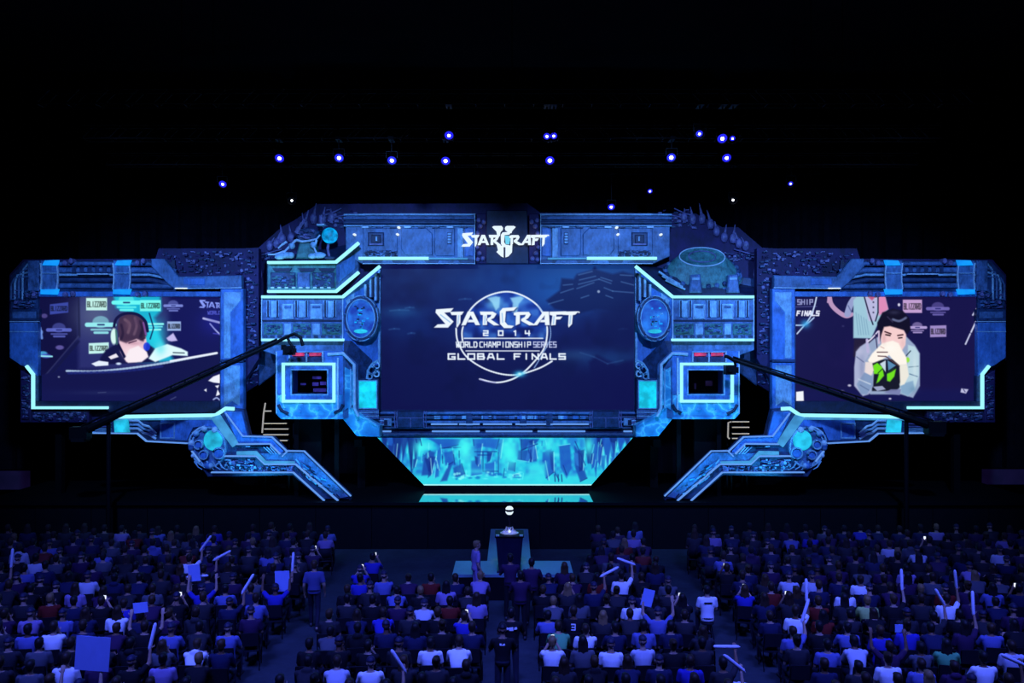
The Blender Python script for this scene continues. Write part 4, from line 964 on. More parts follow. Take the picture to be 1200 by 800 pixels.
def logo(c, x, y, w, col, a=1.):
    """the small round title mark printed on the booth walls"""
    c.ell(x, y-w*.12, w*.30, w*.22, col, a*.55); c.line([(x-w/2, y-w*.02), (x+w/2, y-w*.02)], w*.16, col, a); c.line([(x-w*.34, y+w*.16), (x+w*.36, y+w*.16)], w*.07, col, a*.8); c.line([(x-w*.22, y+w*.27), (x+w*.25, y+w*.27)], w*.09, col, a*.9)
    c.line([(x-w*.1, y-w*.02), (x+w*.12, y-w*.02)], w*.06, (20, 24, 90), a*.8)
def sponsor(c, x0, y0, x1, y1, col, skew=0., a=1.):
    c.poly([(x0, y0+skew), (x1, y0), (x1, y1), (x0, y1+skew)], col, a)
    c.text('BLIZZARD', x0+1, y0+(y1-y0)*.3+skew/2, x1-x0-2, (y1-y0)*.42, tuple(v*.35 for v in col), 1.0, .85*a)

def left_screen():
    d = 31.42
    t = screen_thing('left video screen showing a headphone-wearing player behind a curved desk', 45.5, 347, 258, 470.5, d, 471)
    c = Canvas(45.5, 347, 258, 470.5, 2.2, (19, 21, 78))
    c.poly([(45, 346), (92, 346), (92, 395), (45, 450)], (16, 15, 62), 1, 2)
    c.poly([(92, 346), (200, 346), (200, 432), (92, 432)], (44, 48, 112), .9, 3); c.glow(112, 368, 34, 32, (92, 104, 140), .75); c.glow(150, 352, 30, 20, (60, 100, 150), .6)
    c.poly([(198, 346), (260, 346), (260, 420), (198, 420)], (20, 20, 88), .9, 5)
    c.line([(92, 347), (93, 394)], 2.4, (24, 26, 60), .7, soft=1); c.line([(92, 394), (46, 448)], 1.3, (70, 76, 120), .6, soft=.8); c.line([(92, 400), (48, 452)], 3, (20, 22, 66), .8, soft=1)
    c.poly([(134, 346), (188, 346), (189, 364), (181, 372), (186, 392), (205, 424), (160, 424), (168, 380), (158, 368), (136, 360)], (24, 200, 228), .85, 2.5); c.glow(182, 392, 14, 22, (40, 220, 240), .8); c.poly([(133, 347), (160, 347), (160, 366), (140, 363)], (30, 190, 220), .8, 1.5)
    sponsor(c, 101, 349, 125.5, 363.5, (196, 244, 236)); sponsor(c, 164, 351.5, 188.5, 364.5, (120, 250, 240)); sponsor(c, 58.5, 354, 80, 366, (62, 78, 176), 2.5, .9); sponsor(c, 104, 401, 127.5, 413.5, (196, 244, 240), 1); sponsor(c, 196, 376.5, 212, 387.5, (150, 176, 226))
    logo(c, 148, 355, 30, (110, 250, 245)); logo(c, 118, 381, 32, (150, 235, 240)); logo(c, 69, 387, 26, (96, 108, 205), .9); logo(c, 203, 358.5, 20, (130, 145, 225), .9)
    c.line([(168, 379.5), (191, 379.5)], 2.4, (140, 250, 245)); c.line([(170, 383), (190, 382.6)], 1.6, (110, 230, 240)); c.line([(170, 386.5), (188, 386)], 2.2, (140, 250, 245))
    c.line([(175, 367), (180, 384), (176, 397)], 1.6, (14, 40, 90), .9)
    c.poly([(195, 396), (203, 390), (208, 399), (201, 400), (197, 399)], (196, 186, 240), 1, .7)
    for x, y, w, col in ((48, 389, 4, (120, 160, 235)), (50, 414, 9, (80, 190, 245)), (54, 417, 10, (70, 80, 190)), (52, 370, 6, (90, 80, 150)), (70, 407, 8, (110, 100, 180))): c.ell(x, y, w*.6, 2.6, col, .8)
    c.line([(46, 417), (61, 417.5)], 1.8, (150, 235, 245)); c.line([(47, 384), (49, 396)], 3, (110, 150, 230), .9)
    # the title on the wall behind, cut by the screen's edge
    [c.poly([(233+(x-105)*.062, 350.5+(y-205)*.075+(x-105)*.006) for x, y in GL[k][0]], (140, 160, 250), 1, .4) for k in 'STAR']; c.text('WORLD', 243, 364.5, 16, 3.6, (90, 100, 210), .9); c.line([(238.5, 373), (258, 378)], 2.6, (225, 230, 255)); c.curve([(246, 379), (252, 386), (258, 392)], 1.4, (200, 210, 250)); c.line([(250, 390.5), (258, 391.5)], 1.2, (90, 90, 220), .8); c.glow(250, 378, 20, 18, (36, 40, 170), .45)
    # player
    c.poly([(117, 420), (124, 410), (138, 402), (172, 402), (184, 410), (186, 424), (120, 427)], (20, 20, 70), 1, 1)
    c.poly([(139, 396), (143, 389), (170, 390), (172, 402), (170, 414), (160, 424), (148, 424), (141, 412)], (238, 200, 214), 1, .8)
    c.poly([(138, 384), (140, 372), (150, 367), (163, 370), (171, 378), (172, 392), (168, 400), (160, 397), (148, 402), (140, 399)], (66, 46, 74), 1, 1.1); c.ell(155, 381, 16, 12, (70, 50, 78), .9, 2); c.curve([(146, 374), (152, 380), (150, 390)], 2.2, (112, 86, 108), .7, soft=1.2); c.curve([(158, 372), (160, 382), (157, 392)], 2., (104, 78, 104), .7, soft=1.2); c.curve([(164, 376), (167, 386), (164, 395)], 2, (44, 30, 60), .8, soft=1); c.curve([(142, 380), (144, 390), (142, 397)], 2, (44, 30, 60), .8, soft=1); c.glow(150, 380, 5, 9, (98, 70, 96), .7); c.glow(160, 376, 4, 6, (84, 60, 92), .6); c.glow(166, 392, 3, 8, (30, 22, 50), .7); c.glow(156, 402, 12, 3, (190, 140, 160), .6); c.glow(152, 414, 9, 8, (255, 236, 240), .7); c.line([(168, 378), (171, 392)], 2, (150, 90, 190), .7)
    c.curve([(133, 388), (136, 374), (146, 367.5), (160, 368), (170, 376), (173, 388)], 3, (20, 20, 66)); c.line([(151, 402), (160, 399)], 1.2, (60, 30, 60)); c.line([(165, 398), (170, 396)], 1.2, (60, 30, 60))
    c.ell(133.5, 394, 3.8, 9.5, (215, 248, 242)); c.line([(136, 387), (137, 403)], 2.2, (60, 110, 110), .9); c.line([(139, 404), (146, 418), (152, 420)], 3, (18, 18, 64))
    c.poly([(146, 420), (152, 409), (162, 405), (172, 412), (174, 418), (166, 424), (150, 425)], (250, 238, 245), 1, .8); c.poly([(127, 418), (136, 414), (139, 418), (130, 421)], (240, 235, 245)); c.ell(172, 406, 4, 5, (30, 60, 220), .9)
    c.poly([(174, 420), (182, 408), (196, 403), (212, 408), (220, 412), (220, 417), (202, 416), (182, 424)], (225, 252, 255), 1, .8); c.line([(203, 413), (216, 413.5)], 1.2, (40, 60, 80)); c.glow(188, 408, 8, 10, (110, 235, 245), .7)
    # desk
    c.poly([(45, 440), (76, 433), (130, 433.5), (175, 428), (215, 420), (258, 411), (258, 471), (45, 471)], (19, 20, 74), 1, .8)
    c.curve([(78, 434.5), (110, 435), (145, 432), (185, 426.5), (220, 420), (254, 413.5)], 2.4, (170, 196, 226), .95); c.line([(200, 423), (254, 413.5)], 2.4, (236, 244, 255)); c.curve([(80, 437), (140, 435), (190, 429)], 3, (30, 40, 120), .7)
    c.poly([(107, 426), (116, 422.5), (127, 424), (127, 428), (112, 429)], (230, 240, 255)); c.ell(139, 426, 3, 1.4, (210, 230, 255))
    c.poly([(45, 457), (258, 452), (258, 471), (45, 471)], (20, 24, 84), .5, 6); c.glow(120, 460, 50, 3, (50, 60, 110), .3)
    for p in ([(244, 446), (250, 441), (258, 438), (258, 449), (250, 448)], [(252, 452), (257, 451), (255, 455)], [(255, 456), (258, 462), (253, 464)], [(239, 457), (242, 455), (242, 459)]): c.poly(p, (240, 244, 255))
    c.curve([(250, 468), (254, 466), (258, 469)], 1.3, (150, 165, 220)); c.ell(69, 441.5, 1.2, 1, (160, 170, 200), .8); c.line([(115, 460), (124, 459.5)], 1, (80, 90, 130), .6); c.line([(200, 468), (206, 465)], 1.2, (90, 100, 150), .6)
    c.build('picture', t, d)
    m = MB(); m.strip([(45.5, 347), (258, 347), (258, 470.5), (45.5, 470.5)], 1., d-.03, .1, 'steel_dark', closed=True); m.build('bezel', t)
left_screen()

def right_screen():
    d = 31.42
    t = screen_thing('right video screen showing a player with hands clasped before his face', 932, 346, 1145, 470.5, d, 471)
    c = Canvas(932, 346, 1145, 470.5, 2.2, (23, 19, 72))
    n = c.noise(1, 16, 3); c.mix((n-.5), (34, 24, 84), .5)
    c.poly([(932, 456), (1145, 456), (1145, 471), (932, 471)], (20, 22, 82), .7, 4)
    c.text('SHIP', 934, 351, 19, 5.5, (150, 155, 205), 1.3); c.line([(932, 359.5), (957, 359)], .9, (110, 115, 180), .7); c.text('FINALS', 933, 364.5, 27, 5, (236, 240, 255), 1.6, slant=1.)
    c.curve([(957, 347), (954, 360), (948, 374), (934, 391)], 1.4, (200, 220, 250)); c.curve([(932, 381), (944, 380), (954, 372)], 1.4, (180, 205, 245)); c.glow(944, 379.5, 7, 6, (60, 170, 235), .8)
    # the person standing behind
    c.curve([(972, 347), (974, 356), (981, 364), (991, 370), (998, 368)], 5, (186, 150, 190), 1); c.line([(971, 347), (970, 354)], 2, (186, 150, 190)); c.curve([(1004, 346), (997, 356), (993, 368)], 7, (150, 160, 205)); c.line([(994, 358), (998, 366)], 1.2, (100, 110, 160))
    c.poly([(1000, 352), (1005, 346), (1037, 346), (1041, 362), (1032, 372), (1024, 390), (1021, 396.5), (1000, 396)], (158, 200, 218), 1, .8)
    c.poly([(1012, 346), (1029, 346), (1026, 376), (1018, 376)], (186, 186, 224), 1, .8); c.poly([(1029, 346), (1037, 346), (1041, 362), (1030, 370)], (222, 140, 186), 1, .8); c.poly([(1014, 345), (1028, 345), (1022, 352)], (190, 90, 130), 1, .8)
    c.line([(1013, 348), (1018, 366), (1023, 380)], 1.5, (30, 30, 60)); c.line([(1029, 347), (1029, 366), (1026, 376)], 1.5, (30, 30, 60))
    for y in (354, 360, 366): c.ell(1023.5, y, .9, .9, (40, 40, 70))
    for k in range(5): c.line([(1003+k*3, 366+k*2), (1006+k*3, 392)], 1, (110, 150, 180), .6)
    c.poly([(1001, 397), (1022, 397), (1018, 420), (1000, 418)], (36, 28, 56), 1, 1); c.ell(988, 382, 1.4, 1, (60, 60, 110), .7)
    # wall logos
    sponsor(c, 1058, 351, 1080.5, 366.5, (196, 160, 210)); c.ell(1053.5, 357, 1.5, 1.8, (220, 220, 240)); logo(c, 1099, 362, 24, (120, 110, 190), .9); logo(c, 1075, 384, 20, (180, 160, 215)); sponsor(c, 1090, 381, 1109, 394.5, (160, 140, 200), .5)
    c.line([(1145, 361), (1140, 369)], 1.8, (200, 205, 235)); c.line([(1144.5, 375), (1138, 389)], 1.8, (215, 220, 245)); c.line([(1137, 391), (1131.5, 403)], 1.8, (200, 205, 235))
    # player
    c.poly([(1018, 416), (1016, 404), (1024, 397), (1034, 392), (1062, 394), (1072, 404), (1078, 414), (1078, 452), (1070, 466), (1056, 462), (1020, 462), (1008, 452), (1008, 424)], (150, 168, 200), 1, .8)
    c.poly([(1018, 422), (1056, 420), (1058, 450), (1050, 458), (1022, 458)], (22, 24, 40), 1, .8)
    for p in ([(1023, 428), (1028, 425), (1034, 430), (1036, 440), (1030, 447), (1027, 449), (1030, 438), (1024, 438)], [(1039, 438), (1044, 436), (1050, 432), (1048, 441), (1043, 447), (1039, 446)]): c.poly(p, (112, 226, 28), 1, .7)
    c.line([(1029, 437), (1034, 432)], 1, (20, 60, 20)); c.line([(1041, 436), (1047, 432)], 1.6, (30, 60, 40)); c.poly([(1031, 426), (1038, 422), (1038, 436)], (200, 216, 232)); c.poly([(1040, 422), (1050, 428), (1041, 434)], (90, 140, 180)); c.line([(1038.5, 422), (1039, 446)], 1, (20, 24, 60))
    c.poly([(1003, 412), (1008, 406), (1017, 400), (1021, 412), (1013, 424), (1013, 434), (1024, 436), (1023, 452), (1018, 462), (1011, 464), (1001, 452), (1001, 430)], (172, 180, 212), 1, .8)
    c.poly([(1013, 436), (1023, 440), (1023, 452), (1016, 462), (1009, 462), (1004, 450)], (122, 150, 190), .8, 1); c.line([(1004, 418), (1012, 424)], 1.2, (100, 110, 150)); c.line([(1006, 444), (1020, 450)], 1.6, (190, 205, 225)); c.line([(1008, 451), (1018, 457)], 1.2, (100, 120, 160)); c.line([(1016, 398), (1017, 412)], 3, (188, 180, 220))
    c.poly([(1064, 404), (1072, 406), (1077, 414), (1077, 440), (1072, 456), (1064, 464), (1056, 460), (1054, 450), (1060, 440), (1064, 424)], (186, 214, 226), 1, .8); c.poly([(1055, 450), (1070, 446), (1072, 456), (1064, 464), (1056, 460)], (130, 166, 200), .9, 1); c.line([(1065, 430), (1076, 429)], 1, (110, 140, 160)); c.line([(1066, 438), (1075, 441)], 1.2, (100, 130, 160))
    c.ell(1063.5, 421.5, 2.4, 3, (150, 226, 60)); c.line([(1060, 419), (1067, 411)], 1.2, (40, 60, 80))
    c.poly([(1031, 384), (1036, 379), (1058, 384), (1062, 392), (1061, 404), (1056, 412), (1040, 412), (1033, 404)], (246, 206, 206), 1, .8)
    c.poly([(1029, 390), (1028, 378), (1034, 366), (1046, 361.5), (1058, 364), (1066, 373), (1067, 386), (1063, 392), (1060, 387), (1050, 384), (1043, 382), (1036, 383), (1033, 392), (1031, 400)], (18, 14, 36), 1, .8); c.curve([(1046, 374), (1054, 376), (1062, 372)], 2, (110, 120, 160), .55, soft=1); c.line([(1040, 371), (1046, 377)], 1.6, (60, 54, 90), .7)
    c.line([(1037, 388.5), (1044, 391)], 1.5, (50, 20, 30)); c.line([(1052, 393), (1058, 392)], 1.5, (50, 20, 30)); c.line([(1038, 392), (1043, 393)], 1.6, (30, 14, 20)); c.line([(1053, 396), (1057, 395.5)], 1.4, (30, 14, 20)); c.curve([(1029, 388), (1022, 396), (1017, 400)], 1.4, (220, 215, 240)); c.line([(1030, 388), (1030, 402)], 2, (210, 190, 220)); c.line([(1026, 392), (1028, 408)], 1.2, (60, 50, 90))
    c.poly([(1017, 422), (1022, 414), (1028, 408), (1034, 402), (1046, 399), (1053, 402), (1057, 410), (1062, 418), (1063, 427), (1054, 428), (1046, 421), (1042, 416), (1034, 421), (1024, 425), (1019, 426)], (254, 246, 236), 1, .8)
    c.poly([(1014, 424), (1022, 424), (1024, 434), (1021, 440), (1013, 436)], (236, 222, 220), 1, .7); c.poly([(1054, 427), (1063, 427), (1065, 440), (1060, 450), (1055, 452)], (238, 234, 222), 1, .7)
    c.line([(1028, 412.5), (1040, 412.5)], 1.1, (80, 50, 60)); c.line([(1029, 417), (1038, 417.5), (1042, 420)], 1.1, (80, 50, 60)); c.line([(1043, 421), (1054, 429)], 1.1, (90, 60, 60)); c.line([(1032, 406), (1036, 408)], .9, (180, 130, 130), .7)
    c.poly([(1023, 453), (1034, 452), (1038, 456), (1028, 458)], (170, 180, 215), .9); c.poly([(1036, 460), (1044, 456), (1056, 456), (1054, 463)], (120, 126, 175), .9)
    for gx, gy, ga, gb, gc in ((1010, 430, 4, 20, (120, 128, 170)), (1072, 430, 3, 18, (220, 236, 240)), (1048, 366, 8, 3, (70, 72, 110)), (1036, 396, 3, 8, (200, 150, 160)), (1058, 402, 3, 6, (220, 180, 180)), (1044, 408, 8, 5, (255, 255, 250)), (1070, 456, 6, 5, (100, 140, 170)), (1008, 412, 5, 5, (200, 200, 228))): c.glow(gx, gy, ga, gb, gc, .45)
    c.ell(995.5, 451.5, 2, 1.3, (190, 190, 215)); c.ell(1043, 467, 1.5, 1, (210, 210, 235)); c.ell(987, 457.5, 2, .8, (80, 80, 120))
    c.poly([(933, 459), (941.5, 458), (942, 469.5), (933, 470)], (240, 244, 250)); c.poly([(1126.5, 455), (1135, 456), (1132, 461), (1125.5, 459.5)], (190, 190, 225)); c.line([(1129, 456), (1131, 459)], 1, (60, 60, 110))
    c.build('picture', t, d)
    m = MB(); m.strip([(932, 346), (1145, 346), (1145, 470.5), (932, 470.5)], 1., d-.03, .1, 'steel_dark', closed=True); m.build('bezel', t)
right_screen()

def lower_screen():
    d = 32.83
    t = thing('video_screen', 'low cyan screen with slanted ends showing an icy cave above the deck', 'screen', P(594, 568.6, d), 'video screens of the set')
    m = MB(); m.plate([(442, 512.6), (742, 512.6), (692.5, 568.6), (497.5, 568.6)], d+.02, .12, 'black_metal'); m.build('cabinet', t)
    c = Canvas(442, 512.8, 742, 568.6, 2.2, (40, 200, 232))
    n = c.noise(1, 10, 1)*.55+c.noise(1, 4, 2)*.45; c.mix(np.clip((n-.42)*3, 0, 1), (36, 110, 210), .75); c.mix(np.clip((.40-n)*3, 0, 1), (110, 250, 255), .6)
    c.poly([(442, 556), (742, 556), (742, 569), (442, 569)], (52, 222, 236), .9, 3)
    r = random.Random(4)
    D, Mx, B = (18, 40, 128), (30, 84, 190), (96, 246, 255)
    for x, w, h in ((451, 4, 20), (458, 5, 34), (466, 6, 42), (474, 5, 26), (481, 4, 48), (488, 5, 30), (690, 5, 30), (697, 6, 46), (704, 5, 30), (711, 6, 36), (719, 5, 22), (728, 5, 18), (735, 4, 12)):
        c.poly([(x-w, 512), (x+w, 512), (x+r.uniform(-2, 2), 513+h)], r.choice((D, Mx, (26, 60, 150))), .9, .9); c.line([(x+w+1.2, 514), (x+w*.4+1, 510+h*.8)], 1.1, B, .75)
    for q in ([(497, 534), (504, 528), (510, 530), (506, 556), (494, 557)], [(512, 528), (518, 524), (514, 558), (509, 560)], [(520, 530), (531, 528), (533, 544), (522, 545)], [(526, 544), (531, 541), (524, 563), (516, 564)], [(503, 514), (540, 514), (537, 521), (520, 525), (512, 520)], [(553, 514), (585, 514), (582, 526), (566, 523), (556, 527)],
              [(609, 514), (632, 514), (628, 520), (620, 519), (617, 525), (611, 528)], [(607, 528), (629, 526), (629, 540), (620, 541), (606, 539)], [(636, 530), (646, 526), (650, 552), (640, 560), (635, 548)], [(655, 522), (668, 520), (670, 548), (664, 560), (657, 548)], [(673, 522), (678, 528), (688, 560), (680, 564), (674, 548)], [(552, 540), (564, 538), (565, 556), (552, 558)], [(568, 543), (580, 541), (580, 558), (569, 556)], [(531, 548), (541, 543), (545, 556), (533, 560)], [(596, 540), (604, 542), (603, 552), (594, 550)]):
        c.poly(q, r.choice((Mx, (28, 70, 170), (34, 96, 200))), .85, 1.1)
        k = r.randrange(len(q)); c.line([q[k], q[(k+1) % len(q)]], 1, r.choice((B, (16, 44, 130))), .8)
    for i in range(34):
        x = r.uniform(452, 732); y = r.uniform(513, 540); w = r.uniform(1.2, 4.5); h = r.uniform(8, 24); k = r.uniform(-5, 5)
        if 536 < x < 556 or 588 < x < 608: continue
        c.poly([(x-w, y), (x+w, y+r.uniform(-2, 2)), (x+w*.6+k, y+h), (x-w*.5+k, min(562, y+h+r.uniform(-4, 4)))], r.choice((D, Mx, (24, 58, 150), (46, 120, 210))), r.uniform(.55, .9), .8); c.line([(x+w+.6, y), (x+w*.6+k+.6, y+h)], .9, r.choice((B, (170, 255, 255))), .7)
    for p in ([(516, 525), (540, 524)], [(556, 529), (582, 529)], [(566, 529), (566, 552), (584, 552)], [(584, 530), (584, 556)], [(611, 515), (611, 538)], [(630, 520), (611, 527)], [(560, 533), (575, 533)], [(622, 527), (622, 541)], [(674, 517), (686, 545)], [(660, 545), (664, 556)], [(650, 553), (655, 562)]): c.line(p, 1.1, (20, 50, 140), .8)
    for x, y, rx, ry, a in ((493, 524, 10, 10, .9), (545, 526, 11, 22, .95), (597, 530, 12, 24, .95), (643, 520, 8, 14, .8), (690, 522, 7, 14, .85), (560, 552, 20, 4, .5)): c.glow(x, y, rx, ry, (70, 250, 246), a)
    for i in range(46):
        x = r.uniform(530, 612); y = r.uniform(553, 561); c.ell(x, y, r.uniform(1, 3), r.uniform(.7, 1.7), r.choice((B, (20, 110, 200), (150, 255, 255))), .7)
    for i in range(30):
        x = r.uniform(480, 705); y = r.uniform(514, 556); c.line([(x, y), (x+r.uniform(-1.5, 1.5), y+r.uniform(4, 12))], r.uniform(.7, 1.4), r.choice((B, D, Mx, B)), .7)
    c.poly([(620, 544), (640, 542), (640, 556), (618, 560)], (60, 228, 240), .8, 3); c.line([(495, 568), (695, 568)], 1.6, (190, 255, 255))
    for x in (650, 654, 658): c.line([(x, 556), (x+.6, 564)], 1.1, (20, 50, 130))
    e = 54.6/55.8; c.build('picture', t, d, (lambda Y: 442.5+(Y-512.8)*e, lambda Y: 741.5-(Y-512.8)*.878))
lower_screen()
# ------------------------------------------------------------------ people
def V3(*a): return Vector(a)
def capsule(bm, p0, p1, r0, r1, seg=14, round_ends=True):
    p0, p1 = Vector(p0), Vector(p1); ax = (p1-p0).normalized()
    a = ax.cross(Vector((0, 0, 1)) if abs(ax.z) < .9 else Vector((1, 0, 0))).normalized(); b = ax.cross(a)
    rings = []
    def ring(c, r): rings.append([bm.verts.new(c+(a*math.cos(2*PI*k/seg)+b*math.sin(2*PI*k/seg))*r) for k in range(seg)])
    if round_ends:
        for t in (85, 60, 30): ring(p0-ax*r0*math.sin(math.radians(t)), r0*math.cos(math.radians(t)))
    ring(p0, r0); ring(p1, r1)
    if round_ends:
        for t in (30, 60, 85): ring(p1+ax*r1*math.sin(math.radians(t)), r1*math.cos(math.radians(t)))
    for i in range(len(rings)-1):
        for k in range(seg): bm.faces.new((rings[i][k], rings[i][(k+1) % seg], rings[i+1][(k+1) % seg], rings[i+1][k]))
    bm.faces.new(rings[0][::-1]); bm.faces.new(rings[-1])
def ellipsoid(bm, c, r, M=None):
    g = bmesh.ops.create_uvsphere(bm, u_segments=20, v_segments=14, radius=1.)
    for v in g['verts']:
        q = Vector((v.co.x*r[0], v.co.y*r[1], v.co.z*r[2]))
        if M: q = M @ q
        v.co = q+Vector(c)
def loft(bm, secs, seg=20):
    rings = [[bm.verts.new((c[0]+rx*math.cos(2*PI*k/seg), c[1]+ry*math.sin(2*PI*k/seg), c[2])) for k in range(seg)] for c, rx, ry in secs]
    for i in range(len(rings)-1):
        for k in range(seg): bm.faces.new((rings[i][k], rings[i][(k+1) % seg], rings[i+1][(k+1) % seg], rings[i+1][k]))
    bm.faces.new(rings[0][::-1]); bm.faces.new(rings[-1])
def remesh(bm, name, voxel, target, smooth=4):
    """one continuous closed surface from the overlapping masses of the figure"""
    bmesh.ops.recalc_face_normals(bm, faces=bm.faces)
    me = bpy.data.meshes.new('w'); bm.to_mesh(me); bm.free()
    o = bpy.data.objects.new('w', me); COL.objects.link(o)
    m = o.modifiers.new('r', 'REMESH'); m.mode = 'VOXEL'; m.voxel_size = voxel
    m = o.modifiers.new('s', 'SMOOTH'); m.iterations = smooth; m.factor = .5
    dg = bpy.context.evaluated_depsgraph_get(); n = len(o.evaluated_get(dg).data.polygons)
    if n > target:
        m = o.modifiers.new('d', 'DECIMATE'); m.ratio = target/(2*n)*1.0
        dg = bpy.context.evaluated_depsgraph_get()
    out = bpy.data.meshes.new_from_object(o.evaluated_get(dg)); out.name = name
    bpy.data.objects.remove(o); bpy.data.meshes.remove(me)
    out.materials.clear()
    out.polygons.foreach_set('use_smooth', [True]*len(out.polygons))
    return out
def hand(bm, wrist, dirv, palm, side, curl=.5):
    """palm, five bent fingers of unequal length and a thumb from the side of the palm"""
    d = Vector(dirv).normalized(); n = Vector(palm); n = (n-d*n.dot(d)).normalized(); w = d.cross(n).normalized()*side
    c = wrist+d*.05
    M = Matrix((w, d, n)).transposed()
    ellipsoid(bm, c, (.042, .052, .016), M)
    for k, (off, ln) in enumerate(((.033, .066), (.011, .078), (-.011, .073), (-.032, .056))):
        b = wrist+d*.088+w*off; d1 = (d+n*curl*.6+w*off*1.5).normalized(); d2 = (d+n*curl*1.8).normalized(); d3 = (d*.6+n*curl*2.6).normalized()
        p1 = b+d1*ln*.5; p2 = p1+d2*ln*.32; p3 = p2+d3*ln*.25
        capsule(bm, b-d*.02, p1, .0095, .009, 8); capsule(bm, p1, p2, .009, .0082, 8); capsule(bm, p2, p3, .0082, .007, 8)
    b = wrist+d*.03+w*.035; p1 = b+(w*.8+d*.55+n*.3).normalized()*.038; p2 = p1+(d*.9+n*.5+w*.1).normalized()*.03
    capsule(bm, b, p1, .013, .0105, 8); capsule(bm, p1, p2, .0105, .0085, 8)

def pose_joints(kind):
    """joints of a figure facing +Y: sitting on a 0.45 m seat, or standing"""
    J = {}
    if kind.startswith('stand'):
        J.update(pel=V3(0, 0, .97), base=.92, chest=V3(0, .01, 1.28), sh=1.44, neck=V3(0, .005, 1.5), head=V3(0, .03, 1.635))
        J['leg'] = [[V3(s*.09, 0, .92), V3(s*.10, .02, .5), V3(s*.11, -.01, .09)] for s in (-1, 1)]
        J['foot'] = [(V3(s*.11, -.05, .04), V3(s*.13, .17, .035)) for s in (-1, 1)]
        J['arm'] = [[V3(s*.19, 0, 1.41), V3(s*.255, -.03, 1.13), V3(s*.26, .09, .90)] for s in (-1, 1)]
        if kind == 'stand_step':
            J['leg'] = [[V3(-.09, 0, .92), V3(-.10, .16, .53), V3(-.10, .20, .09)], [V3(.09, 0, .92), V3(.10, -.04, .49), V3(.10, -.26, .12)]]
            J['foot'] = [(V3(-.10, .16, .04), V3(-.11, .38, .035)), (V3(.10, -.29, .06), V3(.11, -.08, .035))]
        if kind == 'stand_camera':
            J['arm'] = [[V3(s*.19, 0, 1.41), V3(s*.27, .12, 1.18), V3(s*.10, .36, 1.30)] for s in (-1, 1)]
        return J
    ln = .10 if kind == 'lean' else 0.
    J.update(pel=V3(0, 0, .56), base=.47, chest=V3(0, .0+ln, .86), sh=1.02-ln*.3, neck=V3(0, .01+ln*1.8, 1.085-ln*.5), head=V3(0, .035+ln*2.3, 1.215-ln*.7))
    J['leg'] = [[V3(s*.09, .02, .535), V3(s*.14, .44, .535), V3(s*.14, .42, .09)] for s in (-1, 1)]
    J['foot'] = [(V3(s*.14, .38, .04), V3(s*.16, .60, .035)) for s in (-1, 1)]
    A = lambda s, e, w: [V3(s*.185, ln*1.4, 1.0-ln*.4), V3(s*e[0], e[1], e[2]), V3(s*w[0], w[1], w[2])]
    lap = lambda s: A(s, (.232, .05, .75), (.11, .26, .68))
    J['arm'] = [lap(-1), lap(1)]
    if kind == 'fold': J['arm'] = [A(-1, (.25, .12, .78), (.02, .27, .86)), A(1, (.25, .12, .76), (.0, .25, .80))]
    if kind == 'phone': J['arm'] = [A(-1, (.23, .22, .86), (.07, .36, 1.10)), A(1, (.23, .22, .86), (.07, .36, 1.10))]
    if kind == 'raise': J['arm'] = [lap(-1), A(1, (.30, .14, 1.14), (.29, .22, 1.38))]
    if kind == 'cheer': J['arm'] = [A(-1, (.34, .10, 1.16), (.33, .18, 1.40)), A(1, (.34, .10, 1.16), (.33, .18, 1.40))]
    if kind == 'lean': J['arm'] = [A(-1, (.22, .34, .72), (.10, .50, .82)), A(1, (.22, .34, .72), (.10, .50, .82))]
    if kind == 'chin': J['arm'] = [lap(-1), A(1, (.20, .20, .80), (.06, .17, 1.06))]
    return J
def torso_secs(J, k):
    b, h = J['base'], J['sh']; c = J['chest'].y; n = J['neck'].y; H = h-b
    s = []
    for u, rx, ry in ((0, .155, .115), (.15, .165, .125), (.38, .150, .110), (.62, .172, .118), (.82, .196, .115), (.95, .188, .095), (1.06, .13, .075)):
        y = c*u if u < .65 else c*.65+(n-c*.65)*(u-.65)/.41
        s.append(((0, y-.005, b+H*u), rx+k, ry+k))
    return s
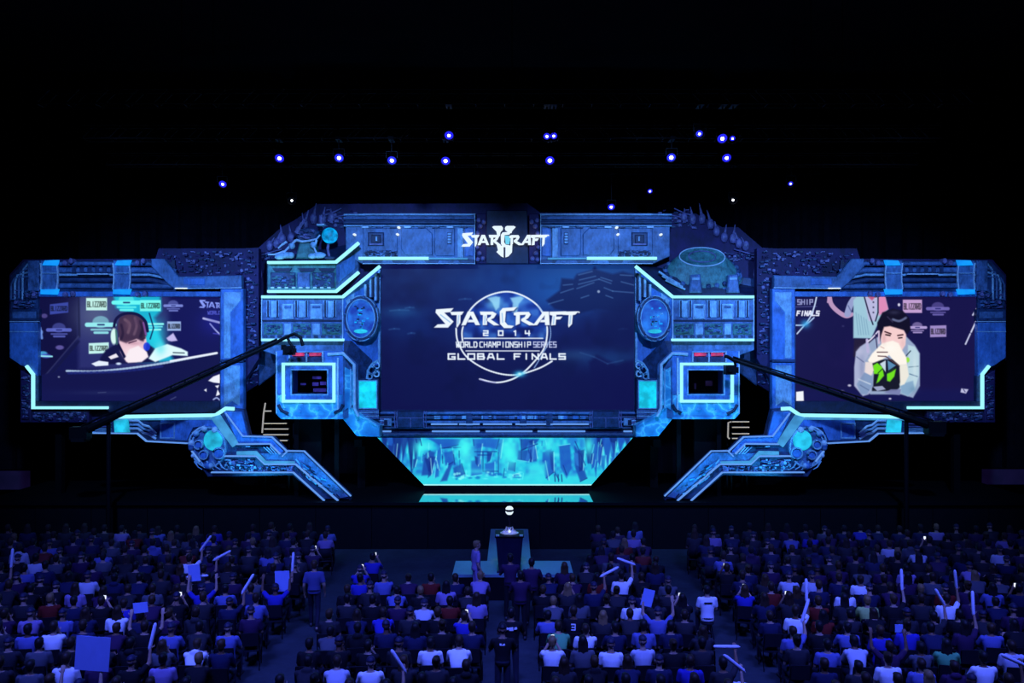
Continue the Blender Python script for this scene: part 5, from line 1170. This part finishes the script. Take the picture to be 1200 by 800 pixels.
def make_human(kind, hair):
    """body, shirt, trousers and hair of one figure as four surfaces that fit together"""
    J = pose_joints(kind); hd = J['head']
    bm = bmesh.new()
    loft(bm, torso_secs(J, -.022))
    capsule(bm, J['neck']+V3(0, -.005, -.06), hd+V3(0, -.015, -.06), .058, .052)
    ellipsoid(bm, hd+V3(0, -.012, .025), (.075, .095, .098)); ellipsoid(bm, hd+V3(0, .03, -.045), (.055, .062, .072)); ellipsoid(bm, hd+V3(0, .052, -.085), (.028, .028, .025))
    capsule(bm, hd+V3(0, .085, .02), hd+V3(0, .103, -.022), .009, .014, 8)
    capsule(bm, hd+V3(-.045, .07, .032), hd+V3(.045, .07, .032), .014, .014, 8)
    for s in (-1, 1): ellipsoid(bm, hd+V3(s*.076, -.005, -.005), (.012, .022, .033))
    for s in (0, 1):
        a, e, w = J['arm'][s]; sd = -1 if s == 0 else 1
        capsule(bm, a, e, .047, .040); capsule(bm, e, w, .040, .027)
        fd = (w-e).normalized(); pl = V3(-sd*.8, 0, -.4) if kind.startswith('stand') else (V3(0, 0, -1) if abs(fd.z) < .6 else V3(0, 1, 0))
        hand(bm, w, fd, pl, sd if kind.startswith('stand') else -sd, .35)
        h, kn, an = J['leg'][s]
        capsule(bm, h, kn, .070, .050); capsule(bm, kn, an, .050, .034)
        f0, f1 = J['foot'][s]; capsule(bm, f0, f1, .04, .035); capsule(bm, an, f0+V3(0, 0, .01), .036, .04)
    body = remesh(bm, 'person_body', .009, 3600, 3)
    body.materials.append(MATS['skin']); body.materials.append(MATS['shoe']); body.materials.append(MATS['eye_dark']); body.materials.append(MATS['lip'])
    for p in body.polygons:
        c = p.center
        if c.z < .10: p.material_index = 1
        elif c.y > hd.y+.06:
            if min((c-(hd+V3(s*.031, .078, .012))).length for s in (-1, 1)) < .012: p.material_index = 2
            elif abs(c.x) < .024 and abs(c.z-(hd.z-.055)) < .008: p.material_index = 3
    bm = bmesh.new(); loft(bm, torso_secs(J, .006))
    for s in (0, 1):
        a, e, w = J['arm'][s]; capsule(bm, a, e, .064, .056) if hair in ('hood',) else None
        if hair == 'hood': capsule(bm, e, e+(w-e)*.9, .056, .042, round_ends=False)
        else: capsule(bm, a, a+(e-a)*.1, .066, .066); capsule(bm, a, a+(e-a)*.78, .064, .060, round_ends=False)
    if hair == 'hood': ellipsoid(bm, J['neck']+V3(0, -.07, -.02), (.11, .06, .07))
    shirt = remesh(bm, 'shirt', .014, 1700, 4); shirt.materials.append(MATS['cloth'])
    bm = bmesh.new(); b = J['base']
    ellipsoid(bm, (0, -.005, b+.08), (.172, .135, .085))
    for s in (0, 1):
        h, kn, an = J['leg'][s]; capsule(bm, h, kn, .082, .066); capsule(bm, kn, an, .068, .052, round_ends=False)
    tr = remesh(bm, 'trousers', .016, 1200, 4); tr.materials.append(MATS['cloth'])
    bm = bmesh.new()
    if hair == 'cap':
        ellipsoid(bm, hd+V3(0, -.014, .042), (.088, .108, .098)); bmesh.ops.bisect_plane(bm, geom=bm.verts[:]+bm.edges[:]+bm.faces[:], plane_co=hd+V3(0, 0, .035), plane_no=V3(0, -.15, -1), clear_outer=True)
        bmesh.ops.holes_fill(bm, edges=bm.edges[:]); ellipsoid(bm, hd+V3(0, .12, .045), (.07, .075, .012)); ellipsoid(bm, hd+V3(0, -.065, -.005), (.062, .035, .05)); ellipsoid(bm, hd+V3(0, -.014, .142), (.012, .012, .008))
    else:
        ellipsoid(bm, hd+V3(0, -.028, .045), (.086, .100, .092)); ellipsoid(bm, hd+V3(0, -.055, -.005), (.076, .062, .085)); ellipsoid(bm, hd+V3(0, .045, .085), (.066, .045, .035))
        if hair == 'long':
            for k in range(-3, 4): capsule(bm, hd+V3(k*.024, -.075+abs(k)*.008, .0), hd+V3(k*.028, -.105+abs(k)*.01, -.24+abs(k)*.012), .034, .024, 10)
        if hair == 'bun': ellipsoid(bm, hd+V3(0, -.115, .085), (.045, .045, .042))
    hr = remesh(bm, 'hair', .012, 700, 2); hr.materials.append(MATS['hair'])
    return {'body': body, 'shirt': shirt, 'trousers': tr, 'hair': hr, 'J': J}
HUM = {}
def human(kind, hair):
    if (kind, hair) not in HUM: HUM[(kind, hair)] = make_human(kind, hair)
    return HUM[(kind, hair)]
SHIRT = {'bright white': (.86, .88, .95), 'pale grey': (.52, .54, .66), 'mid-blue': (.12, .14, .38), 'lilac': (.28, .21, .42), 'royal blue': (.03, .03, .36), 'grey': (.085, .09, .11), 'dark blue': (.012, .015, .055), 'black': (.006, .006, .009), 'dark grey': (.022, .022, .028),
         'dark purple': (.032, .012, .05), 'dark red': (.14, .012, .008), 'green': (.10, .42, .16), 'lime': (.42, .62, .16)}
SKIN = [(.42, .27, .19), (.36, .22, .15), (.28, .16, .10), (.46, .31, .23), (.14, .075, .045)]
HAIRC = {'black': (.010, .009, .010), 'dark brown': (.03, .018, .012), 'brown': (.05, .028, .014), 'fair': (.20, .13, .06)}
HAIRW = {'short': '{} hair', 'cap': '{} cap', 'long': 'long {} hair', 'hood': '{} hair, hood', 'bun': '{} hair bun'}
ORD = ['first', 'second', 'third', 'fourth', 'fifth', 'sixth', 'seventh', 'eighth', 'ninth', 'tenth', 'eleventh', 'twelfth', 'thirteenth', 'fourteenth', 'fifteenth', 'sixteenth', 'seventeenth', 'eighteenth', 'nineteenth', 'twentieth', 'twenty-first', 'twenty-second', 'twenty-third', 'twenty-fourth', 'twenty-fifth']
def place_person(kind, hair, loc, rz, shirt, hcol, skin, label, group=None, trousers=(.02, .022, .04), sc=1.):
    H = human(kind, hair)
    r = bpy.data.objects.new('person', H['body']); COL.objects.link(r); r.location = loc; r.rotation_euler = (0, 0, rz); r.scale = (sc, sc, sc); r.color = (*skin, 1)
    tag(r, label, 'person', group)
    for nm, col in (('hair' if hair != 'cap' else 'cap', hcol), ('shirt', shirt), ('trousers', trousers)):
        c = bpy.data.objects.new(nm, H['hair' if nm == 'cap' else nm]); COL.objects.link(c); c.parent = r; c.color = (*col, 1)
    return r
def chair_mesh():
    m = MB()
    m.box((-.22, -.21, .415), (.22, .22, .445), 'chair_black'); m.solid([(-.21, -.235, .55), (.21, -.235, .55), (.20, -.285, .86), (-.20, -.285, .86)], [(-.21, -.205, .55), (.21, -.205, .55), (.20, -.255, .86), (-.20, -.255, .86)], 'chair_black')
    for s in (-1, 1):
        m.tube([(s*.21, .20, 0), (s*.21, .19, .42)], .012, 'black_metal', 6); m.tube([(s*.21, -.26, 0), (s*.21, -.20, .42), (s*.205, -.25, .6), (s*.195, -.28, .84)], .012, 'black_metal', 6)
    return m.build('stacking_chair')
chair0 = chair_mesh(); CH = chair0.data; bpy.data.objects.remove(chair0)
# two-number reading of the photo: where bright shirts sit, (px, py, shirt)
SEEN = [(25, 660, 'pale grey'), (45, 660, 'pale grey'), (148, 618, 'lilac'), (190, 624, 'mid-blue'), (136, 639, 'grey'), (124, 661, 'grey'), (184, 643, 'mid-blue'), (173, 649, 'dark grey'), (103, 687, 'pale grey'), (228, 671, 'bright white'), (140, 735, 'bright white'), (63, 761, 'bright white'), (21, 750, 'mid-blue'), (55, 742, 'lilac'), (95, 781, 'bright white'),
        (205, 742, 'mid-blue'), (280, 739, 'mid-blue'), (228, 776, 'bright white'), (249, 759, 'dark blue'), (199, 789, 'lilac'), (67, 793, 'lilac'), (327, 724, 'mid-blue'), (424, 657, 'royal blue'), (432, 650, 'royal blue'), (506, 721, 'pale grey'), (458, 705, 'mid-blue'), (446, 723, 'royal blue'), (516, 704, 'lilac'), (572, 682, 'lilac'), (493, 763, 'bright white'), (553, 762, 'bright white'),
        (380, 790, 'pale grey'), (426, 782, 'bright white'), (407, 618, 'mid-blue'), (424, 614, 'lilac'), (547, 723, 'royal blue'), (565, 709, 'lilac'), (706, 632, 'dark purple'), (743, 640, 'lilac'), (812, 657, 'dark blue'), (832, 660, 'mid-blue'), (839, 642, 'lilac'), (732, 679, 'bright white'), (740, 710, 'bright white'), (638, 722, 'mid-blue'), (693, 742, 'bright white'), (643, 750, 'green'),
        (718, 765, 'bright white'), (746, 763, 'pale grey'), (779, 735, 'mid-blue'), (809, 775, 'royal blue'), (770, 778, 'dark blue'), (622, 787, 'bright white'), (776, 796, 'pale grey'), (864, 691, 'dark blue'), (921, 660, 'dark blue'), (1018, 657, 'dark blue'), (1044, 647, 'pale grey'), (1065, 647, 'grey'), (1079, 656, 'pale grey'), (1178, 654, 'pale grey'), (1172, 642, 'lilac'), (1090, 620, 'lilac'),
        (1138, 675, 'lilac'), (941, 690, 'pale grey'), (922, 691, 'pale grey'), (978, 698, 'bright white'), (1010, 689, 'bright white'), (1054, 678, 'lilac'), (1112, 719, 'bright white'), (1014, 719, 'lime'), (947, 734, 'bright white'), (925, 746, 'mid-blue'), (996, 739, 'mid-blue'), (1013, 753, 'pale grey'), (1043, 756, 'royal blue'), (960, 775, 'mid-blue'), (1046, 784, 'bright white'), (1097, 771, 'green'), (1142, 779, 'bright white'),
        (1161, 756, 'mid-blue'), (1186, 770, 'pale grey'), (955, 720, 'dark red'), (55, 720, 'dark red'), (600, 775, 'black'), (88, 691, 'lilac'), (666, 739, 'black')]
STICKS = [(11, 650, 90), (236, 633, 55), (243, 645, 28), (214, 659, 2), (291, 690, 60), (168, 744, 80), (338, 654, 88), (462, 767, -60), (722, 664, 25), (744, 661, -22), (1072, 678, 88), (1102, 694, -58), (950, 702, 88), (956, 702, 70), (1139, 708, 88), (1193, 780, -25), (883, 728, -4), (925, 790, -40), (1131, 686, -80)]
PHONES = [(116, 715), (356, 638), (404, 651), (550, 713), (466, 629), (672, 690), (1088, 643), (924, 709), (875, 686), (846, 676), (812, 698), (629, 757), (216, 708), (1180, 690)]
BOARDS = [(109, 759, 40, 40, 4, 'large pale blank card held up in the bottom rows of the left block'), (165, 711, 17, 12, -6, 'small pale blank card held up in the middle of the left block'), (331, 690, 17, 24, -2, 'tall pale card held beside the left aisle'), (759, 700, 13, 20, 14, 'tilted pale card held up right of the centre'), (228, 671, 14, 19, -5, 'pale card held up high in the left block'), (1053, 733, 9, 9, 0, 'tiny pale card held up in the right block')]
AISLE = (-5.05, 4.95); AW = .62
def seats():
    out = []; d = 15.45; row = 0
    while d < 28.9:
        half = .6*(d+.3)+.5; off = .31*(row % 2)
        for blk in ('left', 'centre', 'right'):
            if blk == 'left': xs = [AISLE[0]-AW-.27-off*.6-.62*k for k in range(60)]
            elif blk == 'centre': xs = [AISLE[0]+AW+.27+off*.6+.62*k for k in range(60)]; xs = [x for x in xs if x < AISLE[1]-AW-.2]
            else: xs = [AISLE[1]+AW+.27+off*.6+.62*k for k in range(60)]
            n = 0
            for x in xs:
                if abs(x) > half: continue
                px = 600+x/d*F
                if rnd.random() < .05: continue
                if blk == 'centre' and d > 23.2 and 440 < px < 690 and not (d < 24.3 and px > 640): continue
                if blk == 'centre' and d > 24.6 and 425 < px < 700: continue
                if blk == 'centre' and abs(x-.02) < .62 and d < 23.2: continue
                n += 1
                out.append(dict(x=x+rnd.uniform(-.03, .03), d=d+rnd.uniform(-.10, .10), row=row, blk=blk, n=n, px=px, kind=None, shirt=None, hold=None))
        d += .985; row += 1
    return out
SEATS = seats()
def proj(x, d, z): return (600+x/d*F, 400+(CAMZ-z)/d*F)
def nearest(px, py, z, ok, dx=0.):
    best, bd = None, 1e9
    for s in SEATS:
        if not ok(s): continue
        a, b = proj(s['x']+dx, s['d'], z); q = math.hypot((a-px), (b-py)*1.15)
        if q < bd: best, bd = s, q
    return best
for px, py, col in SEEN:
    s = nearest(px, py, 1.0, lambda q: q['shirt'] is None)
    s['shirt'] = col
for k, (px, py, a) in enumerate(STICKS):
    s = nearest(px, py+8, 1.52, lambda q: q['hold'] is None and q['kind'] is None, .29)
    s['kind'] = 'raise'; s['hold'] = ('stick', a, k)
for k, (px, py) in enumerate(PHONES):
    s = nearest(px, py, 1.22, lambda q: q['hold'] is None and q['kind'] is None); s['kind'] = 'phone'; s['hold'] = ('phone', 0, k)
for k, b in enumerate(BOARDS):
    s = nearest(b[0], b[1]+b[3]*.5, 1.47, lambda q: q['hold'] is None and q['kind'] is None); s['kind'] = 'cheer'; s['hold'] = ('board', b[4], k)
DARK = ['black']*9+['dark blue']*7+['dark grey']*6+['dark purple']*5+['grey']*2+['dark red', 'mid-blue', 'royal blue']
r2 = random.Random(77)
KINDS = ['lap']*6+['fold']*4+['lean']*4+['chin']*3
for s in SEATS:
    if s['kind'] is None: s['kind'] = r2.choice(KINDS)
    if s['shirt'] is None: s['shirt'] = r2.choice(DARK)
    s['hair'] = r2.choice(['short']*8+['cap']*3+['long']*3+['hood']*2+['bun'])
    if s['kind'] not in ('lap', 'lean') and s['hair'] in ('hood', 'bun'): s['hair'] = 'short'
    s['hc'] = r2.choice(['black']*6+['dark brown']*5+['brown']*2+['fair']); s['skin'] = r2.choice(SKIN); s['rz'] = math.atan2(s['x']*.55, 34)+r2.uniform(-.12, .12); s['sc'] = r2.uniform(.95, 1.06)
SEATS.sort(key=lambda s: (-(s['row'] <= 0), s['d']))
vis = [s for s in SEATS if 0 <= s['px'] <= 1200]
NEAR = vis[:292]; keep = {id(s) for s in NEAR}
FAR = [s for s in SEATS if id(s) not in keep]
AN = {'left': 'left of left aisle', 'centre': 'right of left aisle', 'right': 'right of right aisle'}
for s in NEAR:
    hw = HAIRW[s['hair']].format('dark' if s['hair'] == 'cap' else s['hc'])
    lab = f"person in {s['shirt']} shirt, {hw}, {ORD[s['n']-1]} {AN[s['blk']]}, {ORD[s['row']]} row up"
    if len(lab.replace(',', '').split()) > 16: lab = lab.replace('dark brown', 'brown')
    s['obj'] = place_person(s['kind'], s['hair'], (s['x'], s['d'], 0), -s['rz'], SHIRT[s['shirt']], (.02, .02, .05) if s['hair'] == 'cap' else HAIRC[s['hc']], s['skin'], lab, 'seated spectators')
    s['obj'].scale = (1, 1, s['sc'])
    c = bpy.data.objects.new('stacking_chair', CH); COL.objects.link(c); c.location = (s['x'], s['d'], 0); c.rotation_euler = (0, 0, -s['rz'])
    tag(c, f"black chair, {ORD[s['n']-1]} seat {AN[s['blk']]}, {ORD[s['row']]} row up, under the {s['shirt']} shirt", 'chair', 'chairs in the audience rows')
# the seats still farther off: one crowd and one bank of chairs
def mesh_arrays(me):
    n = len(me.vertices); co = np.empty(n*3); me.vertices.foreach_get('co', co); me.calc_loop_triangles()
    t = np.empty(len(me.loop_triangles)*3, np.int32); me.loop_triangles.foreach_get('vertices', t); return co.reshape(-1, 3), t.reshape(-1, 3)
LOW = {}
def low(me, ratio):
    if me.name not in LOW:
        o = bpy.data.objects.new('w', me); COL.objects.link(o); m = o.modifiers.new('d', 'DECIMATE'); m.ratio = ratio
        out = bpy.data.meshes.new_from_object(o.evaluated_get(bpy.context.evaluated_depsgraph_get())); LOW[me.name] = mesh_arrays(out); bpy.data.objects.remove(o)
    return LOW[me.name]
def heap(name, items, mat, label, cat):
    VV, TT, CC, base = [], [], [], 0
    for (co, tri), M, col in items:
        q = co @ np.array(M.to_3x3()).T+np.array(M.translation); VV.append(q); TT.append(tri+base); base += len(q)
        CC.append(np.tile([*col, 1.], (len(q), 1)))
    co = np.concatenate(VV); tri = np.concatenate(TT); me = bpy.data.meshes.new(name)
    me.vertices.add(len(co)); me.vertices.foreach_set('co', co.ravel().astype(np.float32)); me.loops.add(tri.size); me.loops.foreach_set('vertex_index', tri.ravel().astype(np.int32))
    me.polygons.add(len(tri)); me.polygons.foreach_set('loop_start', np.arange(0, tri.size, 3, dtype=np.int32)); me.update(calc_edges=True)
    at = me.color_attributes.new('Col', 'FLOAT_COLOR', 'POINT'); at.data.foreach_set('color', np.concatenate(CC).ravel().astype(np.float32))
    me.polygons.foreach_set('use_smooth', [True]*len(me.polygons)); me.materials.append(MATS[mat])
    o = bpy.data.objects.new(name, me); COL.objects.link(o); o['kind'] = 'stuff'; return tag(o, label, cat)
it = []; ic = []
for s in FAR:
    H = human(s['kind'], s['hair']); M = Matrix.Translation((s['x'], s['d'], 0)) @ Matrix.Rotation(-s['rz'], 4, 'Z') @ Matrix.Diagonal((1, 1, s['sc'], 1))
    it += [(low(H['body'], .22), M, s['skin']), (low(H['shirt'], .4), M, SHIRT[s['shirt']]), (low(H['trousers'], .3), M, (.02, .022, .04)), (low(H['hair'], .5), M, (.02, .02, .05) if s['hair'] == 'cap' else HAIRC[s['hc']])]
    ic.append((mesh_arrays(CH), M, (.006, .006, .012)))
heap('crowd', it, 'crowd_colour', 'far rows of seated spectators in dark and pale shirts below the stage', 'crowd')
heap('chair_rows', ic, 'crowd_colour', 'rows of black chairs under the far spectators below the stage', 'chairs')
# what they hold
def hand_point(s, side):
    J = pose_joints(s['kind']); w = J['arm'][side][2]; e = J['arm'][side][1]; p = w+(w-e).normalized()*.075
    p = Vector((p.x, p.y, p.z*s['sc'])); return Matrix.Rotation(-s['rz'], 3, 'Z') @ p+Vector((s['x'], s['d'], 0))
nst = 0
for s in SEATS:
    if not s['hold']: continue
    kind, ang, k = s['hold']; where = f"{ORD[s['n']-1]} {AN[s['blk']]}, {ORD[s['row']]} row up"
    if kind == 'stick':
        p = hand_point(s, 1); a = math.radians(ang); u = Vector((math.cos(a), .15, math.sin(a))).normalized()
        if u.z < 0: u = -u
        t = thing('thunder_stick', f"white inflated cheering stick held by the spectator {where}", 'cheering stick', p-u*.08, 'inflated cheering sticks')
        c0 = p-u*.10; m = MB(); m.tube([c0, c0+u*.02, c0+u*.05, c0+u*.47, c0+u*.51, c0+u*.53], .012, 'stick_plastic', 10)
        for v in m.bm.verts:
            h = (v.co-c0).dot(u); ax = c0+u*h; q = .036 if .04 < h < .48 else (.028 if .01 < h < .515 else .014); v.co = ax+(v.co-ax).normalized()*q
        m.build('tube', t, True); m = MB(); m.ball(c0-u*.005, .012, 'print_white', 8, 6); m.build('valve', t)
    elif kind == 'phone':
        p = (hand_point(s, 0)+hand_point(s, 1))/2+Vector((0, .0, .03))
        t = thing('phone', f"lit phone held up by the spectator {where}", 'phone', p, 'lit phones in the audience')
        m = MB(); m.box(p+Vector((-.037, -.002, -.07)), p+Vector((.037, .006, .07)), 'black_metal'); m.build('case', t); m = MB(); m.box(p+Vector((-.033, -.0035, -.062)), p+Vector((.033, -.002, .062)), 'phone_screen'); m.build('display', t)
    else:
        b = BOARDS[k]; d = s['d']+.22; w = b[2]*d/F; h = b[3]*d/F; p = (hand_point(s, 0)+hand_point(s, 1))/2; c = Vector((P(b[0], 0, d).x, p.y, max(p.z-.12, min(p.z+h*.42, P(0, b[1], d).z)))); a = math.radians(b[4])
        m = MB(); R = Matrix.Rotation(a, 3, 'Y'); fr = [c+R @ Vector((x*w/2, 0, z*h/2)) for x, z in ((-1, -1), (1, -1), (1, 1), (-1, 1))]; m.solid(fr, [v+Vector((0, .012, 0)) for v in fr], 'board_card')
        tag(m.build('card_sign'), b[5], 'sign', 'blank cards held up')
# ------------------------------------------------------------------ people on their feet, and the one on a stool in the right aisle
place_person('stand_step', 'short', (-5.1, 22.0, 0), .1, (.07, .08, .22), HAIRC['brown'], SKIN[0], 'person in blue shirt walking up the left aisle towards the stage', trousers=(.015, .015, .03))
x, d = (557-600)*24.9/F*1., 24.05
place_person('stand', 'short', ((558-600)*24.2/F, 24.2, 0), -1.2, SHIRT['lilac'], HAIRC['fair'], SKIN[0], 'person in pale shirt and light trousers standing before the thrust stage', trousers=SHIRT['lilac'])
for px, d, lab, sc in ((598, 22.7, 'person in dark purple shirt standing directly in front of the trophy plinth', 1.0), (623, 22.3, 'person in dark clothes standing right of the trophy plinth', .99), (610, 21.2, 'person in dark clothes standing close behind the pair at the plinth', .97)):
    place_person('stand_camera', 'short', ((px-600)*d/F, d, 0), 0, SHIRT['dark purple'], HAIRC['black'], SKIN[2], lab, trousers=(.006, .006, .01), sc=sc)
o = place_person('stand_camera', 'short', ((599-600)*18.1/F, 18.1, 0), 0, SHIRT['black'], HAIRC['black'], SKIN[1], 'person in black shirt with small white print across the back, standing mid-crowd')
def back_print(o, pts, y, name='back_print', mat='print_white'):
    m = MB()
    for q in pts: m.solid([Vector((a, y-.012, b)) for a, b in q], [Vector((a, y+.02, b)) for a, b in q], mat)
    me_o = m.build(name); me_o.parent = o
back_print(o, [[(-.13, 1.33), (-.06, 1.33), (-.04, 1.36), (-.13, 1.38)], [(-.04, 1.31), (.05, 1.31), (.04, 1.38), (-.05, 1.37)], [(.06, 1.33), (.13, 1.34), (.12, 1.38), (.07, 1.37)]], -.122)
o = place_person('stand_camera', 'cap', ((589-600)*17.2/F, 17.2, 0), 0, SHIRT['black'], (.01, .01, .02), SKIN[1], 'person in black shirt and cap with faint print, standing lower mid-crowd', sc=.97)
back_print(o, [[(-.06, 1.36), (-.02, 1.35), (-.02, 1.39), (-.06, 1.39)], [(-.01, 1.35), (.05, 1.36), (.05, 1.39), (0, 1.38)]], -.122)
o = place_person('lap', 'short', (4.85, 21.2, 0), .0, SHIRT['bright white'], HAIRC['black'], SKIN[0], 'person in white shirt with dark stripe sitting alone in the right aisle')
back_print(o, [[(-.10, .93), (.10, .93), (.10, .955), (-.10, .955)]], -.128, 'dark_stripe', 'chair_black')
m = MB(); m.lathe(Vector((4.85, 21.2, 0)), [(.16, .405), (.17, .42), (.17, .44), (.15, .447)], 'chair_black', 24)
t = thing('stool', 'black round stool under the person alone in the right aisle', 'stool', (4.85, 21.2, 0)); m.build('seat', t)
for k in range(4):
    a = PI/4+k*PI/2; m = MB(); m.tube([(4.85+.2*math.cos(a), 21.2+.2*math.sin(a), 0), (4.85+.11*math.cos(a), 21.2+.11*math.sin(a), .41)], .012, 'black_metal', 8); m.build('leg', t)
# number on a black jersey and prints on two pale shirts
for s in NEAR:
    if s['shirt'] == 'black' and math.hypot(proj(s['x'], s['d'], 1.)[0]-666, proj(s['x'], s['d'], 1.)[1]-739) < 24 and s['kind'] != 'lean':
        back_print(s['obj'], [[(-.05, .98), (.05, .98), (.05, .96), (-.05, .96)], [(-.04, .92), (.05, .92), (.05, .90), (-.04, .90)], [(-.05, .86), (.05, .86), (.05, .84), (-.05, .84)], [(.03, .86), (.055, .86), (.055, .97), (.03, .97)]], -.13, 'jersey_number'); break
# two sticks dropped on the floor of the right aisle
for k in range(2):
    c0 = Vector((4.72+k*.14, 18.35, .05)); u = Vector((.62, -.35, 0)).normalized()
    t = thing('thunder_stick', ['upper', 'lower'][k]+' of two white inflated sticks lying on the right aisle floor', 'cheering stick', c0, 'inflated cheering sticks')
    m = MB(); m.tube([c0, c0+u*.04, c0+u*.5, c0+u*.54], .046, 'stick_plastic', 12); m.build('tube', t, True); m = MB(); m.ball(c0-u*.005, .014, 'print_white', 8, 6); m.build('valve', t)
# ------------------------------------------------------------------ light and camera
def spot(name, loc, to, power, col, size, blend=.6, rad=.3):
    l = bpy.data.lights.new(name, 'SPOT'); l.energy = power; l.color = col; l.spot_size = math.radians(size); l.spot_blend = blend; l.shadow_soft_size = rad
    o = bpy.data.objects.new(name, l); COL.objects.link(o); o.location = loc; o.rotation_euler = (Vector(to)-Vector(loc)).to_track_quat('-Z', 'Y').to_euler(); return o
def area(name, loc, to, power, col, size, spread=120):
    l = bpy.data.lights.new(name, 'AREA'); l.energy = power; l.color = col; l.size = size; l.spread = math.radians(spread)
    o = bpy.data.objects.new(name, l); COL.objects.link(o); o.location = loc; o.rotation_euler = (Vector(to)-Vector(loc)).to_track_quat('-Z', 'Y').to_euler(); return o
BL = (.14, .36, 1.0)
for x, p in ((-12.5, 6200), (-4.5, 6600), (4.5, 6600), (12.5, 6200)):
    spot('stage_spot', (x*.9, 19.5, 13.2), (x, 31.5, 7.2), p, BL, 62, .7)
AUD = (.085, .13, 1.0)
for x in (-9, 0, 9):
    area('house_wash', (x, 11.0, 15.5), (x, 19.8, 0), 640, AUD, 3, 72)
for x, tx, p in ((-9.5, -8.5, 340), (9.5, 8.3, 340), (-6.0, -6.6, 300), (5.9, 6.4, 300), (-3.2, -1.6, 170), (2.9, 1.3, 170)):
    spot('foot_fill', (x, 28.9, 1.9), (tx, 31.2, 4.3), p, (.03, .50, 1.0), 95, .8, .15)  # unseen lamps added to brighten the lower set, standing in for projected light
spot('thrust_fill', (0, 25.5, 13.2), (0, 26, .7), 500, (.15, .75, 1.0), 22, .5)  # unseen lamp added to give the thrust stage its teal tone
spot('trophy_spot', (.3, 18.5, 13.4), (-.07, 24.9, 2.2), 1500, (1, 1, 1), 4.5, .4, .1)
w = bpy.data.worlds.new('hall_air'); S.world = w; w.use_nodes = True
w.node_tree.nodes['Background'].inputs['Color'].default_value = (.0016, .0012, .0045, 1)
cam = bpy.data.cameras.new('camera'); co = bpy.data.objects.new('camera', cam); COL.objects.link(co)
co.location = (0, 0, CAMZ); co.rotation_euler = (PI/2, 0, 0); cam.sensor_width = 36; cam.lens = 36*F/1200; cam.clip_end = 200
S.camera = co
vs = S.view_settings; S.display_settings.display_device = 'sRGB'; vs.view_transform = 'Standard'; vs.look = 'None'; vs.exposure = 0; vs.gamma = 1; vs.use_curve_mapping = False
S.cycles.use_denoising = True
S.cycles.max_bounces = 5; S.cycles.diffuse_bounces = 2; S.cycles.glossy_bounces = 3; S.cycles.transmission_bounces = 4
S.cycles.sample_clamp_indirect = 4
